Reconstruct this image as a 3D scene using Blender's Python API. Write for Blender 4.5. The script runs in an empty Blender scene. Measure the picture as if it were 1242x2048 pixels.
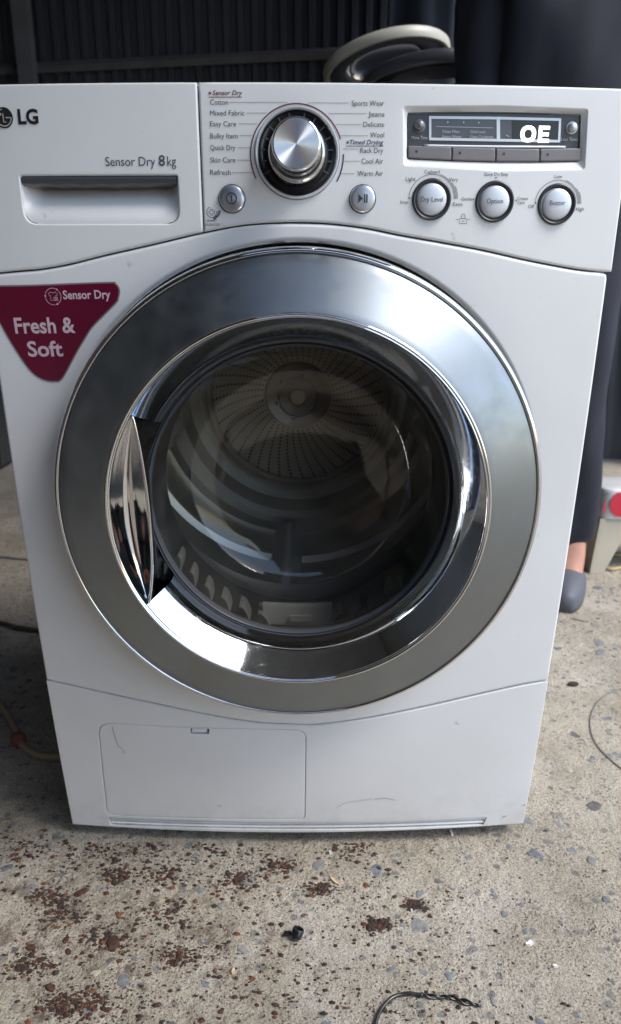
import bpy, bmesh, math, random
import numpy as np
from mathutils import Vector, Matrix, noise
random.seed(7)
R = math.radians
PI = math.pi
C = bpy.context.scene.collection
scene = bpy.context.scene

# ------------------------------------------------------------------ camera
FOC = 1420.0; CAM = (0.0087, -0.6926, 0.6936); PITCH, YAW, ROLL = 0.3079, 0.0074, -0.0036
def rot(d):
    x, y, z = d
    c, s = math.cos(ROLL), math.sin(ROLL); x, z = c*x + s*z, -s*x + c*z
    c, s = math.cos(PITCH), math.sin(PITCH); y, z = c*y + s*z, -s*y + c*z
    c, s = math.cos(YAW), math.sin(YAW); x, y = c*x + s*y, -s*x + c*y
    return Vector((x, y, z))
cd = bpy.data.cameras.new('camera')
cam = bpy.data.objects.new('camera', cd); C.objects.link(cam)
X_, Y_, Z_ = rot((1, 0, 0)), rot((0, 0, 1)), -rot((0, 1, 0))
M = Matrix((X_, Y_, Z_)).transposed().to_4x4(); M.translation = Vector(CAM)
cam.matrix_world = M
cd.sensor_fit = 'VERTICAL'; cd.sensor_height = 36.0; cd.lens = FOC/2048*36.0
cd.clip_start = 0.02; cd.clip_end = 200
cd.dof.use_dof = True; cd.dof.focus_distance = 0.70; cd.dof.aperture_fstop = 7.0
scene.camera = cam

# ------------------------------------------------------------------ light
SUN_EL, SUN_AZ = R(52), R(22)     # azimuth measured from +x towards -y (front right)
sd = Vector((math.cos(SUN_EL)*math.cos(SUN_AZ), -math.cos(SUN_EL)*math.sin(SUN_AZ), math.sin(SUN_EL)))
world = bpy.data.worlds.new('World'); scene.world = world; world.use_nodes = True
wn = world.node_tree; bg = wn.nodes['Background']
sky = wn.nodes.new('ShaderNodeTexSky'); sky.sky_type = 'NISHITA'; sky.sun_disc = False
sky.sun_elevation = SUN_EL; sky.sun_rotation = math.atan2(sd.x, sd.y)
sky.air_density = 1.0; sky.dust_density = 1.3; sky.ozone_density = 1.0
wn.links.new(sky.outputs[0], bg.inputs[0]); bg.inputs[1].default_value = 0.13
sl = bpy.data.lights.new('sun', 'SUN'); sl.energy = 1.2; sl.angle = R(24); sl.color = (1.0, 0.985, 0.965)
so = bpy.data.objects.new('sun', sl); C.objects.link(so)
so.rotation_euler = sd.to_track_quat('Z', 'Y').to_euler(); so.location = sd*6
scene.view_settings.view_transform = 'Standard'; scene.view_settings.look = 'None'
scene.view_settings.exposure = 1.42; scene.view_settings.gamma = 1.0
scene.cycles.use_denoising = True
scene.cycles.max_bounces = 10; scene.cycles.transparent_max_bounces = 12
scene.cycles.caustics_reflective = False; scene.cycles.caustics_refractive = False
scene.cycles.sample_clamp_indirect = 6.0

# ------------------------------------------------------------------ front surface and photo mapping
def F(x, z): return 0.0161*(x/.3)**2 + 0.0593*((z-.85)/.85)**2
def ray(u, v): return rot(((u-621)/FOC, 1.0, -(v-1024)/FOC))
def S(u, v, d=0.0):
    """point of the dryer's bulged front (set back by d) that the photograph shows at u, v"""
    r = ray(u, v); y = d
    for _ in range(8):
        t = (y-CAM[1])/r.y
        p = Vector(CAM)+r*t; y = F(p.x, p.z)+d
    return Vector((p.x, y, p.z))
def P2(u, v, d=0.0):
    p = S(u, v, d); return (p.x, p.z)
def PL(u, v, y):
    r = ray(u, v); t = (y-CAM[1])/r.y; return Vector(CAM)+r*t
def GR(u, v, z=0.0):
    r = ray(u, v); t = (z-CAM[2])/r.z; return Vector(CAM)+r*t

# ------------------------------------------------------------------ materials
def nmat(name):
    m = bpy.data.materials.new(name); m.use_nodes = True
    return m, m.node_tree, m.node_tree.nodes['Principled BSDF']
def N(nt, t, **k):
    n = nt.nodes.new(t)
    for a, b in k.items():
        if a in n.inputs: n.inputs[a].default_value = b
        else: setattr(n, a, b)
    return n
def simple(name, col, rough=.5, metal=0., coat=0., spec=.5, bump=0, bscale=300, var=0, vscale=8, emit=None):
    m, nt, b = nmat(name)
    b.inputs['Base Color'].default_value = (*col, 1); b.inputs['Roughness'].default_value = rough
    b.inputs['Metallic'].default_value = metal; b.inputs['Coat Weight'].default_value = coat
    b.inputs['Specular IOR Level'].default_value = spec
    tc = N(nt, 'ShaderNodeTexCoord')
    if bump:
        n = N(nt, 'ShaderNodeTexNoise', Scale=bscale, Detail=4.0); nt.links.new(tc.outputs['Object'], n.inputs['Vector'])
        bb = N(nt, 'ShaderNodeBump', Strength=bump, Distance=.001); nt.links.new(n.outputs[0], bb.inputs['Height'])
        nt.links.new(bb.outputs[0], b.inputs['Normal'])
    if var:
        n = N(nt, 'ShaderNodeTexNoise', Scale=vscale, Detail=5.0); nt.links.new(tc.outputs['Object'], n.inputs['Vector'])
        r = N(nt, 'ShaderNodeValToRGB')
        r.color_ramp.elements[0].position = .3; r.color_ramp.elements[1].position = .7
        r.color_ramp.elements[0].color = (*[c*(1-var) for c in col], 1); r.color_ramp.elements[1].color = (*[min(1, c*(1+var)) for c in col], 1)
        nt.links.new(n.outputs[0], r.inputs[0]); nt.links.new(r.outputs[0], b.inputs['Base Color'])
    if emit:
        b.inputs['Emission Color'].default_value = (*emit[:3], 1); b.inputs['Emission Strength'].default_value = emit[3]
    return m
def white_plastic():
    m, nt, b = nmat('white_enamel')
    tc = N(nt, 'ShaderNodeTexCoord')
    n1 = N(nt, 'ShaderNodeTexNoise', Scale=3.0, Detail=6.0, Roughness=.6)
    geo = N(nt, 'ShaderNodeNewGeometry')
    nt.links.new(geo.outputs['Position'], n1.inputs['Vector'])
    r = N(nt, 'ShaderNodeValToRGB'); e = r.color_ramp.elements
    e[0].position = .3; e[0].color = (.715, .715, .705, 1); e[1].position = .65; e[1].color = (.79, .795, .795, 1)
    nt.links.new(n1.outputs[0], r.inputs[0])
    n2 = N(nt, 'ShaderNodeTexNoise', Scale=55.0, Detail=3.0, Roughness=.5)
    nt.links.new(geo.outputs['Position'], n2.inputs['Vector'])
    r2 = N(nt, 'ShaderNodeValToRGB'); e = r2.color_ramp.elements     # rare little grime specks
    e[0].position = .725; e[0].color = (0, 0, 0, 1); e[1].position = .78; e[1].color = (.5, .5, .5, 1)
    nt.links.new(n2.outputs[0], r2.inputs[0])
    mx = N(nt, 'ShaderNodeMix', data_type='RGBA'); mx.inputs[7].default_value = (.33, .31, .27, 1)
    nt.links.new(r2.outputs[0], mx.inputs[0]); nt.links.new(r.outputs[0], mx.inputs[6])
    # yellowed dirt low down near the floor
    sp = N(nt, 'ShaderNodeSeparateXYZ'); nt.links.new(geo.outputs['Position'], sp.inputs[0])
    mr = N(nt, 'ShaderNodeMapRange'); mr.inputs[1].default_value = .10; mr.inputs[2].default_value = .02; mr.inputs[3].default_value = 0; mr.inputs[4].default_value = .5
    nt.links.new(sp.outputs[2], mr.inputs[0])
    n3 = N(nt, 'ShaderNodeTexNoise', Scale=22.0, Detail=6.0, Roughness=.7); nt.links.new(geo.outputs['Position'], n3.inputs['Vector'])
    mu = N(nt, 'ShaderNodeMath', operation='MULTIPLY'); nt.links.new(mr.outputs[0], mu.inputs[0])
    r3 = N(nt, 'ShaderNodeValToRGB'); r3.color_ramp.elements[0].position = .45; r3.color_ramp.elements[1].position = .75
    nt.links.new(n3.outputs[0], r3.inputs[0]); nt.links.new(r3.outputs[0], mu.inputs[1])
    mx2 = N(nt, 'ShaderNodeMix', data_type='RGBA'); mx2.inputs[7].default_value = (.42, .37, .29, 1)
    nt.links.new(mu.outputs[0], mx2.inputs[0]); nt.links.new(mx.outputs[2], mx2.inputs[6])
    nt.links.new(mx2.outputs[2], b.inputs['Base Color'])
    rr = N(nt, 'ShaderNodeMapRange'); rr.inputs[3].default_value = .26; rr.inputs[4].default_value = .42
    nt.links.new(n3.outputs[0], rr.inputs[0]); nt.links.new(rr.outputs[0], b.inputs['Roughness'])
    b.inputs['Specular IOR Level'].default_value = .45
    n4 = N(nt, 'ShaderNodeTexNoise', Scale=9.0, Detail=2.0); nt.links.new(geo.outputs['Position'], n4.inputs['Vector'])
    bb = N(nt, 'ShaderNodeBump', Strength=.12, Distance=.002); nt.links.new(n4.outputs[0], bb.inputs['Height']); nt.links.new(bb.outputs[0], b.inputs['Normal'])
    return m
def brushed(name, col, rough, aniso, smudge=True, bump=.05):
    m, nt, b = nmat(name)
    b.inputs['Base Color'].default_value = (*col, 1); b.inputs['Metallic'].default_value = 1
    b.inputs['Anisotropic'].default_value = aniso; b.inputs['Anisotropic Rotation'].default_value = .25
    tg = N(nt, 'ShaderNodeTangent', direction_type='RADIAL', axis='Y'); nt.links.new(tg.outputs[0], b.inputs['Tangent'])
    tc = N(nt, 'ShaderNodeTexCoord')
    # polar coordinates round the object's own axis: radius drives the fine circular grain
    sp = N(nt, 'ShaderNodeSeparateXYZ'); nt.links.new(tc.outputs['Object'], sp.inputs[0])
    cx = N(nt, 'ShaderNodeCombineXYZ'); nt.links.new(sp.outputs[0], cx.inputs[0]); nt.links.new(sp.outputs[2], cx.inputs[1])
    ln = N(nt, 'ShaderNodeVectorMath', operation='LENGTH'); nt.links.new(cx.outputs[0], ln.inputs[0])
    at = N(nt, 'ShaderNodeMath', operation='ARCTAN2'); nt.links.new(sp.outputs[0], at.inputs[0]); nt.links.new(sp.outputs[2], at.inputs[1])
    cc = N(nt, 'ShaderNodeCombineXYZ')
    m1 = N(nt, 'ShaderNodeMath', operation='MULTIPLY'); m1.inputs[1].default_value = 4500; nt.links.new(ln.outputs['Value'], m1.inputs[0])
    m2 = N(nt, 'ShaderNodeMath', operation='MULTIPLY'); m2.inputs[1].default_value = 14; nt.links.new(at.outputs[0], m2.inputs[0])
    nt.links.new(m1.outputs[0], cc.inputs[0]); nt.links.new(m2.outputs[0], cc.inputs[1])
    gr = N(nt, 'ShaderNodeTexNoise', Scale=1.0, Detail=2.0); nt.links.new(cc.outputs[0], gr.inputs['Vector'])
    bb = N(nt, 'ShaderNodeBump', Strength=bump, Distance=.0004); nt.links.new(gr.outputs[0], bb.inputs['Height']); nt.links.new(bb.outputs[0], b.inputs['Normal'])
    if smudge:
        n = N(nt, 'ShaderNodeTexNoise', Scale=26.0, Detail=7.0, Roughness=.65); nt.links.new(tc.outputs['Object'], n.inputs['Vector'])
        mr = N(nt, 'ShaderNodeMapRange'); mr.inputs[1].default_value = .35; mr.inputs[2].default_value = .75
        mr.inputs[3].default_value = rough*.85; mr.inputs[4].default_value = rough*1.5
        mr.inputs[3].default_value = rough*.84; mr.inputs[4].default_value = rough*1.35
        nt.links.new(n.outputs[0], mr.inputs[0]); nt.links.new(mr.outputs[0], b.inputs['Roughness'])
    else: b.inputs['Roughness'].default_value = rough
    return m
def chrome_mat(name, rough=.04, col=(.78, .79, .80), dirt=0.):
    m, nt, b = nmat(name)
    b.inputs['Base Color'].default_value = (*col, 1); b.inputs['Metallic'].default_value = 1; b.inputs['Roughness'].default_value = rough
    if dirt:
        tc = N(nt, 'ShaderNodeTexCoord')
        n = N(nt, 'ShaderNodeTexNoise', Scale=240.0, Detail=6.0, Roughness=.75); nt.links.new(tc.outputs['Object'], n.inputs['Vector'])
        n2 = N(nt, 'ShaderNodeTexNoise', Scale=14.0, Detail=4.0, Roughness=.7); nt.links.new(tc.outputs['Object'], n2.inputs['Vector'])
        ad = N(nt, 'ShaderNodeMath', operation='MULTIPLY'); nt.links.new(n.outputs[0], ad.inputs[0]); nt.links.new(n2.outputs[0], ad.inputs[1])
        mr = N(nt, 'ShaderNodeMapRange'); mr.inputs[1].default_value = .24; mr.inputs[2].default_value = .38; mr.inputs[3].default_value = rough; mr.inputs[4].default_value = dirt
        nt.links.new(ad.outputs[0], mr.inputs[0]); nt.links.new(mr.outputs[0], b.inputs['Roughness'])
        r = N(nt, 'ShaderNodeValToRGB'); e = r.color_ramp.elements
        e[0].position = .60; e[0].color = (*col, 1); e[1].position = .70; e[1].color = (.36, .37, .38, 1)
        nt.links.new(n.outputs[0], r.inputs[0]); nt.links.new(r.outputs[0], b.inputs['Base Color'])
    return m
def glass_mat(name, tint, ior=1.5, dust=0.):
    m = bpy.data.materials.new(name); m.use_nodes = True; nt = m.node_tree; nt.nodes.clear()
    o = N(nt, 'ShaderNodeOutputMaterial'); t = N(nt, 'ShaderNodeBsdfTransparent', Color=(*tint, 1)); g = N(nt, 'ShaderNodeBsdfGlossy', Roughness=.03)
    f = N(nt, 'ShaderNodeFresnel', IOR=ior); mx = N(nt, 'ShaderNodeMixShader')
    mu = N(nt, 'ShaderNodeMath', operation='MULTIPLY'); mu.inputs[1].default_value = 1.4; mu.use_clamp = True
    nt.links.new(f.outputs[0], mu.inputs[0]); nt.links.new(mu.outputs[0], mx.inputs[0]); nt.links.new(t.outputs[0], mx.inputs[1]); nt.links.new(g.outputs[0], mx.inputs[2])
    last = mx.outputs[0]
    if dust:      # a film of dust and wiped streaks
        tc = N(nt, 'ShaderNodeTexCoord'); mp = N(nt, 'ShaderNodeMapping'); mp.inputs['Scale'].default_value = (9, 9, 26); mp.inputs['Rotation'].default_value = (0, .5, 0)
        n = N(nt, 'ShaderNodeTexNoise', Scale=1.0, Detail=7., Roughness=.62); n.inputs['Distortion'].default_value = 1.4
        nt.links.new(tc.outputs['Object'], mp.inputs[0]); nt.links.new(mp.outputs[0], n.inputs['Vector'])
        mr = N(nt, 'ShaderNodeMapRange'); mr.inputs[1].default_value = .38; mr.inputs[2].default_value = .72; mr.inputs[3].default_value = dust*.25; mr.inputs[4].default_value = dust
        nt.links.new(n.outputs[0], mr.inputs[0]); df = N(nt, 'ShaderNodeBsdfDiffuse', Color=(.52, .49, .42, 1)); m2 = N(nt, 'ShaderNodeMixShader')
        nt.links.new(mr.outputs[0], m2.inputs[0]); nt.links.new(last, m2.inputs[1]); nt.links.new(df.outputs[0], m2.inputs[2]); last = m2.outputs[0]
    nt.links.new(last, o.inputs[0]); return m

WHITE = white_plastic()
STEEL = brushed('brushed_steel', (.315, .34, .355), .43, .6, True, .09)
KNOBFACE = brushed('spun_aluminium', (.80, .82, .85), .42, .97, False, .03)
BTN = brushed('satin_button', (.56, .57, .60), .36, .4, False, .02)
SILVER = simple('silver_plastic', (.64, .66, .69), .46, .5)
CHROME = chrome_mat('chrome')
CHROME_D = chrome_mat('dusty_chrome', .05, (.80, .83, .86), .16)
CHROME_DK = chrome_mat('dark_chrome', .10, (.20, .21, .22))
BLACK = simple('black_plastic', (.012, .013, .016), .18, coat=.5)
GASKET = simple('grey_gasket', (.07, .075, .085), .28, coat=.4)
DGREY = simple('dark_grey_plastic', (.060, .064, .072), .42)
MGREY = simple('charcoal_ring_plastic', (.040, .042, .050), .38)
KEY = simple('warm_grey_key_plastic', (.20, .185, .185), .42, .2)
SCREEN = simple('dark_display_glass', (.010, .011, .012), .35)
SMOKE = simple('smoky_label_window', (.085, .092, .105), .3)
INK = simple('grey_print', (.060, .066, .078), .5)
INKD = simple('dark_print', (.035, .04, .05), .4)
INKR = simple('maroon_print', (.13, .008, .022), .5)
INKB = simple('navy_print', (.025, .05, .12), .5)
INKW = simple('pale_print', (.52, .54, .57), .5)
LIT = simple('lit_white_digits', (.9, .9, .9), .5, emit=(1, 1, 1, .9))
MAROON = simple('maroon_sticker', (.125, .004, .026), .30, coat=.3, var=.12, vscale=12)
STKTXT = simple('pink_white_print', (.62, .47, .52), .5)
STKRIM = simple('sticker_silver_edge', (.30, .25, .26), .35, .3)
CABINET = simple('cabinet_paint', (.66, .66, .65), .4, bump=.03, bscale=120, var=.04)
DRUM = simple('drum_steel', (.70, .67, .60), .30, .65, bump=.04, bscale=60)
DRUMBACK = simple('drum_back_plate', (.50, .45, .38), .34, .6, var=.25, vscale=9)
LIFTER = simple('lifter_plastic', (.82, .81, .78), .35)
FILTER = simple('filter_plastic', (.40, .40, .37), .45)
DARK = simple('dark_void', (.01, .01, .012), .6)
GLASS = glass_mat('smoked_glass', (.88, .87, .84), dust=.07)
GLASS_O = glass_mat('clear_glass', (.80, .81, .80))

# ------------------------------------------------------------------ object helpers
WL = {}
def wl(o): return WL.get(o.name, Vector((0, 0, 0))) if o else Vector((0, 0, 0))
def empty(name, loc, label=None, cat=None, group=None, parent=None):
    o = bpy.data.objects.new(name, None); C.objects.link(o); o.empty_display_size = .05
    loc = Vector(loc); WL[o.name] = loc; o.location = loc - wl(parent)
    if parent: o.parent = parent
    tag(o, label, cat, group); return o
def tag(o, label=None, cat=None, group=None, kind=None):
    if label: o['label'] = label
    if cat: o['category'] = cat
    if group: o['group'] = group
    if kind: o['kind'] = kind
    return o
def mk(name, vs, fs, mat, parent=None, smooth=False, auto=None, origin=None, mats=None, mi=None):
    """one mesh object from world-space vertices; its origin goes to the middle of its box"""
    a = np.array([tuple(v) for v in vs], dtype=float)
    c = Vector((a.min(0)+a.max(0))/2) if origin is None else Vector(origin)
    me = bpy.data.meshes.new(name); me.from_pydata((a-np.array(c)).tolist(), [], fs)
    if mats:
        for m in mats: me.materials.append(m)
        if mi is not None: me.polygons.foreach_set('material_index', mi)
    else: me.materials.append(mat)
    me.validate(); me.update()
    if smooth or auto: me.polygons.foreach_set('use_smooth', [True]*len(me.polygons))
    if auto: me.set_sharp_from_angle(angle=R(auto))
    o = bpy.data.objects.new(name, me); C.objects.link(o)
    o.location = c - wl(parent); WL[o.name] = c
    if parent: o.parent = parent
    return o
class MB:
    def __init__(s): s.v = []; s.f = []
    def add(s, v, f):
        n = len(s.v); s.v += [tuple(p) for p in v]; s.f += [[i+n for i in q] for q in f]; return s
    def box(s, x0, x1, y0, y1, z0, z1):
        return s.add([(x0, y0, z0), (x1, y0, z0), (x1, y1, z0), (x0, y1, z0), (x0, y0, z1), (x1, y0, z1), (x1, y1, z1), (x0, y1, z1)],
                     [[3, 2, 1, 0], [4, 5, 6, 7], [0, 1, 5, 4], [1, 2, 6, 5], [2, 3, 7, 6], [3, 0, 4, 7]])
    def tube(s, pts, r, seg=8, closed=False):
        pts = [Vector(p) for p in pts]; n = len(pts); rs = r if isinstance(r, (list, tuple)) else [r]*n
        up = Vector((0, 0, 1)); vs = []; fs = []
        prev = None
        for i, p in enumerate(pts):
            t = (pts[(i+1) % n]-pts[i-1]) if closed else (pts[min(i+1, n-1)]-pts[max(i-1, 0)])
            t.normalize()
            if prev is None:
                a = t.cross(up); a = t.cross(Vector((1, 0, 0))) if a.length < .1 else a
            else: a = prev - t*prev.dot(t)
            a.normalize(); b = t.cross(a); prev = a
            for k in range(seg):
                q = 2*PI*k/seg; vs.append(p+(a*math.cos(q)+b*math.sin(q))*rs[i])
        m = n if closed else n-1
        for i in range(m):
            for k in range(seg):
                j = (i+1) % n
                fs.append([i*seg+k, i*seg+(k+1) % seg, j*seg+(k+1) % seg, j*seg+k])
        if not closed: fs += [list(range(seg))[::-1], [(n-1)*seg+k for k in range(seg)]]
        return s.add(vs, fs)
    def build(s, name, mat, parent=None, **k): return mk(name, s.v, s.f, mat, parent, **k)
def lathe_pts(prof, c, seg=96, tilt=None, close=False):
    """profile of (radius, y) about the axis parallel to y through c=(x, y, z)"""
    vs = []; fs = []; n = len(prof)
    for k in range(seg):
        q = 2*PI*k/seg
        for r, y in prof: vs.append((c[0]+r*math.sin(q), c[1]+y, c[2]+r*math.cos(q)))
    for k in range(seg):
        j = (k+1) % seg
        for i in range(n-1 if not close else n):
            i2 = (i+1) % n
            fs.append([k*n+i, k*n+i2, j*n+i2, j*n+i])
    return vs, fs
def lathe(name, prof, c, mat, parent=None, seg=96, auto=32, close=False, cap=False):
    vs, fs = lathe_pts(prof, c, seg, close=close)
    n = len(prof)
    if cap: fs.append([k*n+n-1 for k in range(seg)])
    return mk(name, vs, fs, mat, parent, auto=auto)
def arc(cx, cz, r, a0, a1, n=24):
    return [(cx+r*math.sin(R(a0+(a1-a0)*i/n)), cz+r*math.cos(R(a0+(a1-a0)*i/n))) for i in range(n+1)]
def ribbon(name, pts, w, mat, parent, d=-.0004, closed=False, th=.0003):
    """a printed or proud line of width w lying on the front surface"""
    n = len(pts); vs = []; fs = []
    P = [Vector(p) for p in pts]
    for i in range(n):
        t = (P[(i+1) % n]-P[i-1]) if closed else (P[min(i+1, n-1)]-P[max(i-1, 0)])
        t.normalize(); nn = Vector((-t.y, t.x))*w/2
        for s in (1, -1):
            q = P[i]+nn*s; vs.append((q.x, F(q.x, q.y)+d, q.y))
    m = n if closed else n-1
    for i in range(m):
        j = (i+1) % n; fs.append([2*i, 2*i+1, 2*j+1, 2*j])
    return mk(name, vs, fs, mat, parent)
def fill2d(loops):
    """triangulate 2-D loops (first outer, the others holes)"""
    bm = bmesh.new(); es = []
    for L in loops:
        vv = [bm.verts.new((x, 0, z)) for x, z in L]
        es += [bm.edges.new((vv[i], vv[(i+1) % len(vv)])) for i in range(len(vv))]
    bmesh.ops.triangle_fill(bm, use_beauty=True, use_dissolve=False, edges=es)
    return bm
def decal(name, loops, mat, parent, d=-.0004, step=.02, flat=False):
    bm = fill2d(loops); gridcut(bm, step)
    bmesh.ops.recalc_face_normals(bm, faces=bm.faces)
    bm.verts.index_update()
    vs = [(v.co.x, F(v.co.x, v.co.z)+d, v.co.z) for v in bm.verts]; fs = [[v.index for v in f.verts] for f in bm.faces]
    bm.free(); return mk(name, vs, fs, mat, parent)
def gridcut(bm, step):
    xs = [v.co.x for v in bm.verts]; zs = [v.co.z for v in bm.verts]
    for ax, lo, hi in ((0, min(xs), max(xs)), (2, min(zs), max(zs))):
        k = math.ceil(lo/step+.01)
        while k*step < hi-1e-4:
            co = [0, 0, 0]; no = [0, 0, 0]; co[ax] = k*step; no[ax] = 1
            bmesh.ops.bisect_plane(bm, geom=bm.verts[:]+bm.edges[:]+bm.faces[:], dist=1e-6, plane_co=co, plane_no=no); k += 1
def area2(L): return .5*sum(L[i][0]*L[(i+1) % len(L)][1]-L[(i+1) % len(L)][0]*L[i][1] for i in range(len(L)))
def offset(L, e):
    """move a loop to its left side by e (inwards for a counter-clockwise loop)"""
    n = len(L); out = []
    for i in range(n):
        a, b, c = Vector(L[i-1]), Vector(L[i]), Vector(L[(i+1) % n])
        t1 = (b-a).normalized(); t2 = (c-b).normalized(); n1 = Vector((-t1.y, t1.x)); n2 = Vector((-t2.y, t2.x))
        m = (n1+n2); m.normalize(); k = max(.5, m.dot(n1)); q = b+m*(e/k); out.append((q.x, q.y))
    return out
def resample(L, step, closed=True):
    out = []; n = len(L)
    for i in range(n if closed else n-1):
        a, b = Vector(L[i]), Vector(L[(i+1) % n]); k = max(1, int((b-a).length/step))
        out += [tuple(a+(b-a)*j/k) for j in range(k)]
    if not closed: out.append(tuple(L[-1]))
    return out
def spline(pts, n=6, closed=False):
    """Catmull-Rom through points of any dimension"""
    P = [Vector(p) for p in pts]; m = len(P); out = []
    for i in range(m if closed else m-1):
        if closed: p0, p1, p2, p3 = P[i-1], P[i], P[(i+1) % m], P[(i+2) % m]
        else: p0, p1, p2, p3 = P[max(i-1, 0)], P[i], P[i+1], P[min(i+2, m-1)]
        for k in range(n):
            t = k/n; out.append(.5*((2*p1)+(p2-p0)*t+(2*p0-5*p1+4*p2-p3)*t*t+(3*p1-p0-3*p2+p3)*t**3))
    if not closed: out.append(P[-1])
    return [tuple(o) for o in out]
def panel(name, outer, holes, mat, parent, fil=.003, back=.03, d=0., step=.012, hfil=None, hback=None):
    """a moulded front panel: outline with openings, rounded edges, bulged like the front, with real returns"""
    if area2(outer) < 0: outer = outer[::-1]
    loops = [(outer, fil, back)]
    for i, h in enumerate(holes):
        if area2(h) > 0: h = h[::-1]
        loops.append((h, hfil[i] if hfil else fil, hback[i] if hback else back))
    bm = bmesh.new(); inner = []
    for L, f, bk in loops:
        prev = None
        for k in range(4):
            e = f*(1-math.cos(PI/2*k/3)) if False else f*k/3
            q = offset(L, e) if e else L
            vv = [bm.verts.new((x, 0, z)) for x, z in q]
            if prev:
                for i in range(len(vv)):
                    j = (i+1) % len(vv); bm.faces.new((prev[i], prev[j], vv[j], vv[i]))
            prev = vv
        inner += [bm.edges.get((prev[i], prev[(i+1) % len(prev)])) or bm.edges.new((prev[i], prev[(i+1) % len(prev)])) for i in range(len(prev))]
    bmesh.ops.triangle_fill(bm, use_beauty=True, use_dissolve=False, edges=inner)
    gridcut(bm, step)
    bm.verts.index_update()
    P = np.array([(v.co.x, v.co.z) for v in bm.verts])
    def height(P):
        h = 0.0161*(P[:, 0]/.3)**2+0.0593*((P[:, 1]-.85)/.85)**2+d
        dr = np.zeros(len(P))
        for L, f, bk in loops:
            A = np.array(L); B = np.roll(A, -1, 0); D = B-A; LL = (D**2).sum(1)+1e-12
            t = np.clip(((P[:, None, :]-A)*D).sum(2)/LL, 0, 1); q = A+t[:, :, None]*D
            dist = np.sqrt(((P[:, None, :]-q)**2).sum(2)).min(1)
            e = np.clip(dist, 0, f); dr = np.maximum(dr, f-np.sqrt(np.maximum(f*f-(f-e)**2, 0)))
        return h+dr
    h = height(P); eps = 1.5e-4
    gx = (height(P+[eps, 0])-height(P-[eps, 0]))/(2*eps); gz = (height(P+[0, eps])-height(P-[0, eps]))/(2*eps)
    vs = [(P[i, 0], h[i], P[i, 1]) for i in range(len(P))]
    nr = [Vector((gx[i], -1, gz[i])).normalized() for i in range(len(P))]
    fs = []
    for f in bm.faces:
        ids = [v.index for v in f.verts]
        a = area2([(P[i, 0], P[i, 1]) for i in ids])
        fs.append(ids if a > 0 else ids[::-1])      # seen from -y a counter-clockwise x,z loop faces the camera
    bm.free()
    for L, f, bk in loops:
        n0 = len(vs); n = len(L)
        for i, (x, z) in enumerate(L):
            a, c = Vector(L[i-1]), Vector(L[(i+1) % n]); t = (c-a).normalized(); nn = Vector((t.y, 0, -t.x))
            y = F(x, z)+d+f
            vs += [(x, y, z), (x, y+bk, z)]; nr += [nn, nn]
        for i in range(n):
            j = (i+1) % n; fs.append([n0+2*i, n0+2*i+1, n0+2*j+1, n0+2*j])
    o = mk(name, vs, fs, mat, parent, smooth=True)
    o.data.normals_split_custom_set_from_vertices(nr)
    return o
def rrect(x0, z0, x1, z1, r, n=5):
    out = []
    for cx, cz, a0 in ((x1-r, z1-r, 0), (x0+r, z1-r, 90), (x0+r, z0+r, 180), (x1-r, z0+r, 270)):
        for k in range(n+1):
            q = R(a0+90*k/n); out.append((cx+r*math.cos(q), cz+r*math.sin(q)))
    return out
def rpoly(pts, r, n=4):
    """round the corners of a polygon; r may be one radius or one for each corner"""
    out = []; m = len(pts)
    for i in range(m):
        a, b, c = Vector(pts[i-1]), Vector(pts[i]), Vector(pts[(i+1) % m]); rr = r[i] if isinstance(r, (list, tuple)) else r
        p = b+(a-b).normalized()*rr; q = b+(c-b).normalized()*rr
        for k in range(n+1):
            t = k/n; w = p*(1-t)**2+b*2*t*(1-t)+q*t*t; out.append((w.x, w.y))
    return out

# text: converted to a mesh, then laid on the front surface along a baseline given in photo pixels
def text_mesh(s, bold=0., italic=0.):
    cu = bpy.data.curves.new('t', 'FONT'); cu.body = s; cu.size = 1; cu.offset = bold; cu.resolution_u = 3; cu.shear = italic
    ob = bpy.data.objects.new('t', cu); C.objects.link(ob)
    dg = bpy.context.evaluated_depsgraph_get(); me = ob.evaluated_get(dg).to_mesh()
    vs = [(v.co.x, v.co.y) for v in me.vertices]; fs = [list(p.vertices) for p in me.polygons]
    bpy.data.objects.remove(ob); bpy.data.curves.remove(cu)
    return vs, fs

CAPH = .686
def words(s, u0, v0, u1, v1, cap, mat, parent, bold=0., italic=0., d=-.0005, name='printed_word', note=None):
    vs, fs = text_mesh(s, bold, italic)
    a = Vector(P2(u0, v0, d)); b = Vector(P2(u1, v1, d)); up = Vector(P2((u0+u1)/2, (v0+v1)/2-cap, d)); mid = (a+b)/2
    h = (up-mid).length; t = (b-a); w = t.length; t.normalize(); nn = Vector((-t.y, t.x))
    xs = [v[0] for v in vs]; x0, x1 = min(xs), max(xs); sx = w/(x1-x0); sz = h/CAPH
    out = []
    for x, y in vs:
        q = a+t*((x-x0)*sx)+nn*(y*sz); out.append((q.x, F(q.x, q.y)+d, q.y))
    o = mk(name, out, fs, mat, parent)
    o['label'] = note or ('printed word ' + s)
    return o
def line(pts, wpx, mat, parent, name='printed_line', d=-.0004, closed=False):
    return ribbon(name, [P2(u, v, d) for u, v in pts], wpx*.00047, mat, parent, d, closed)

exec_parts = []
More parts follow.
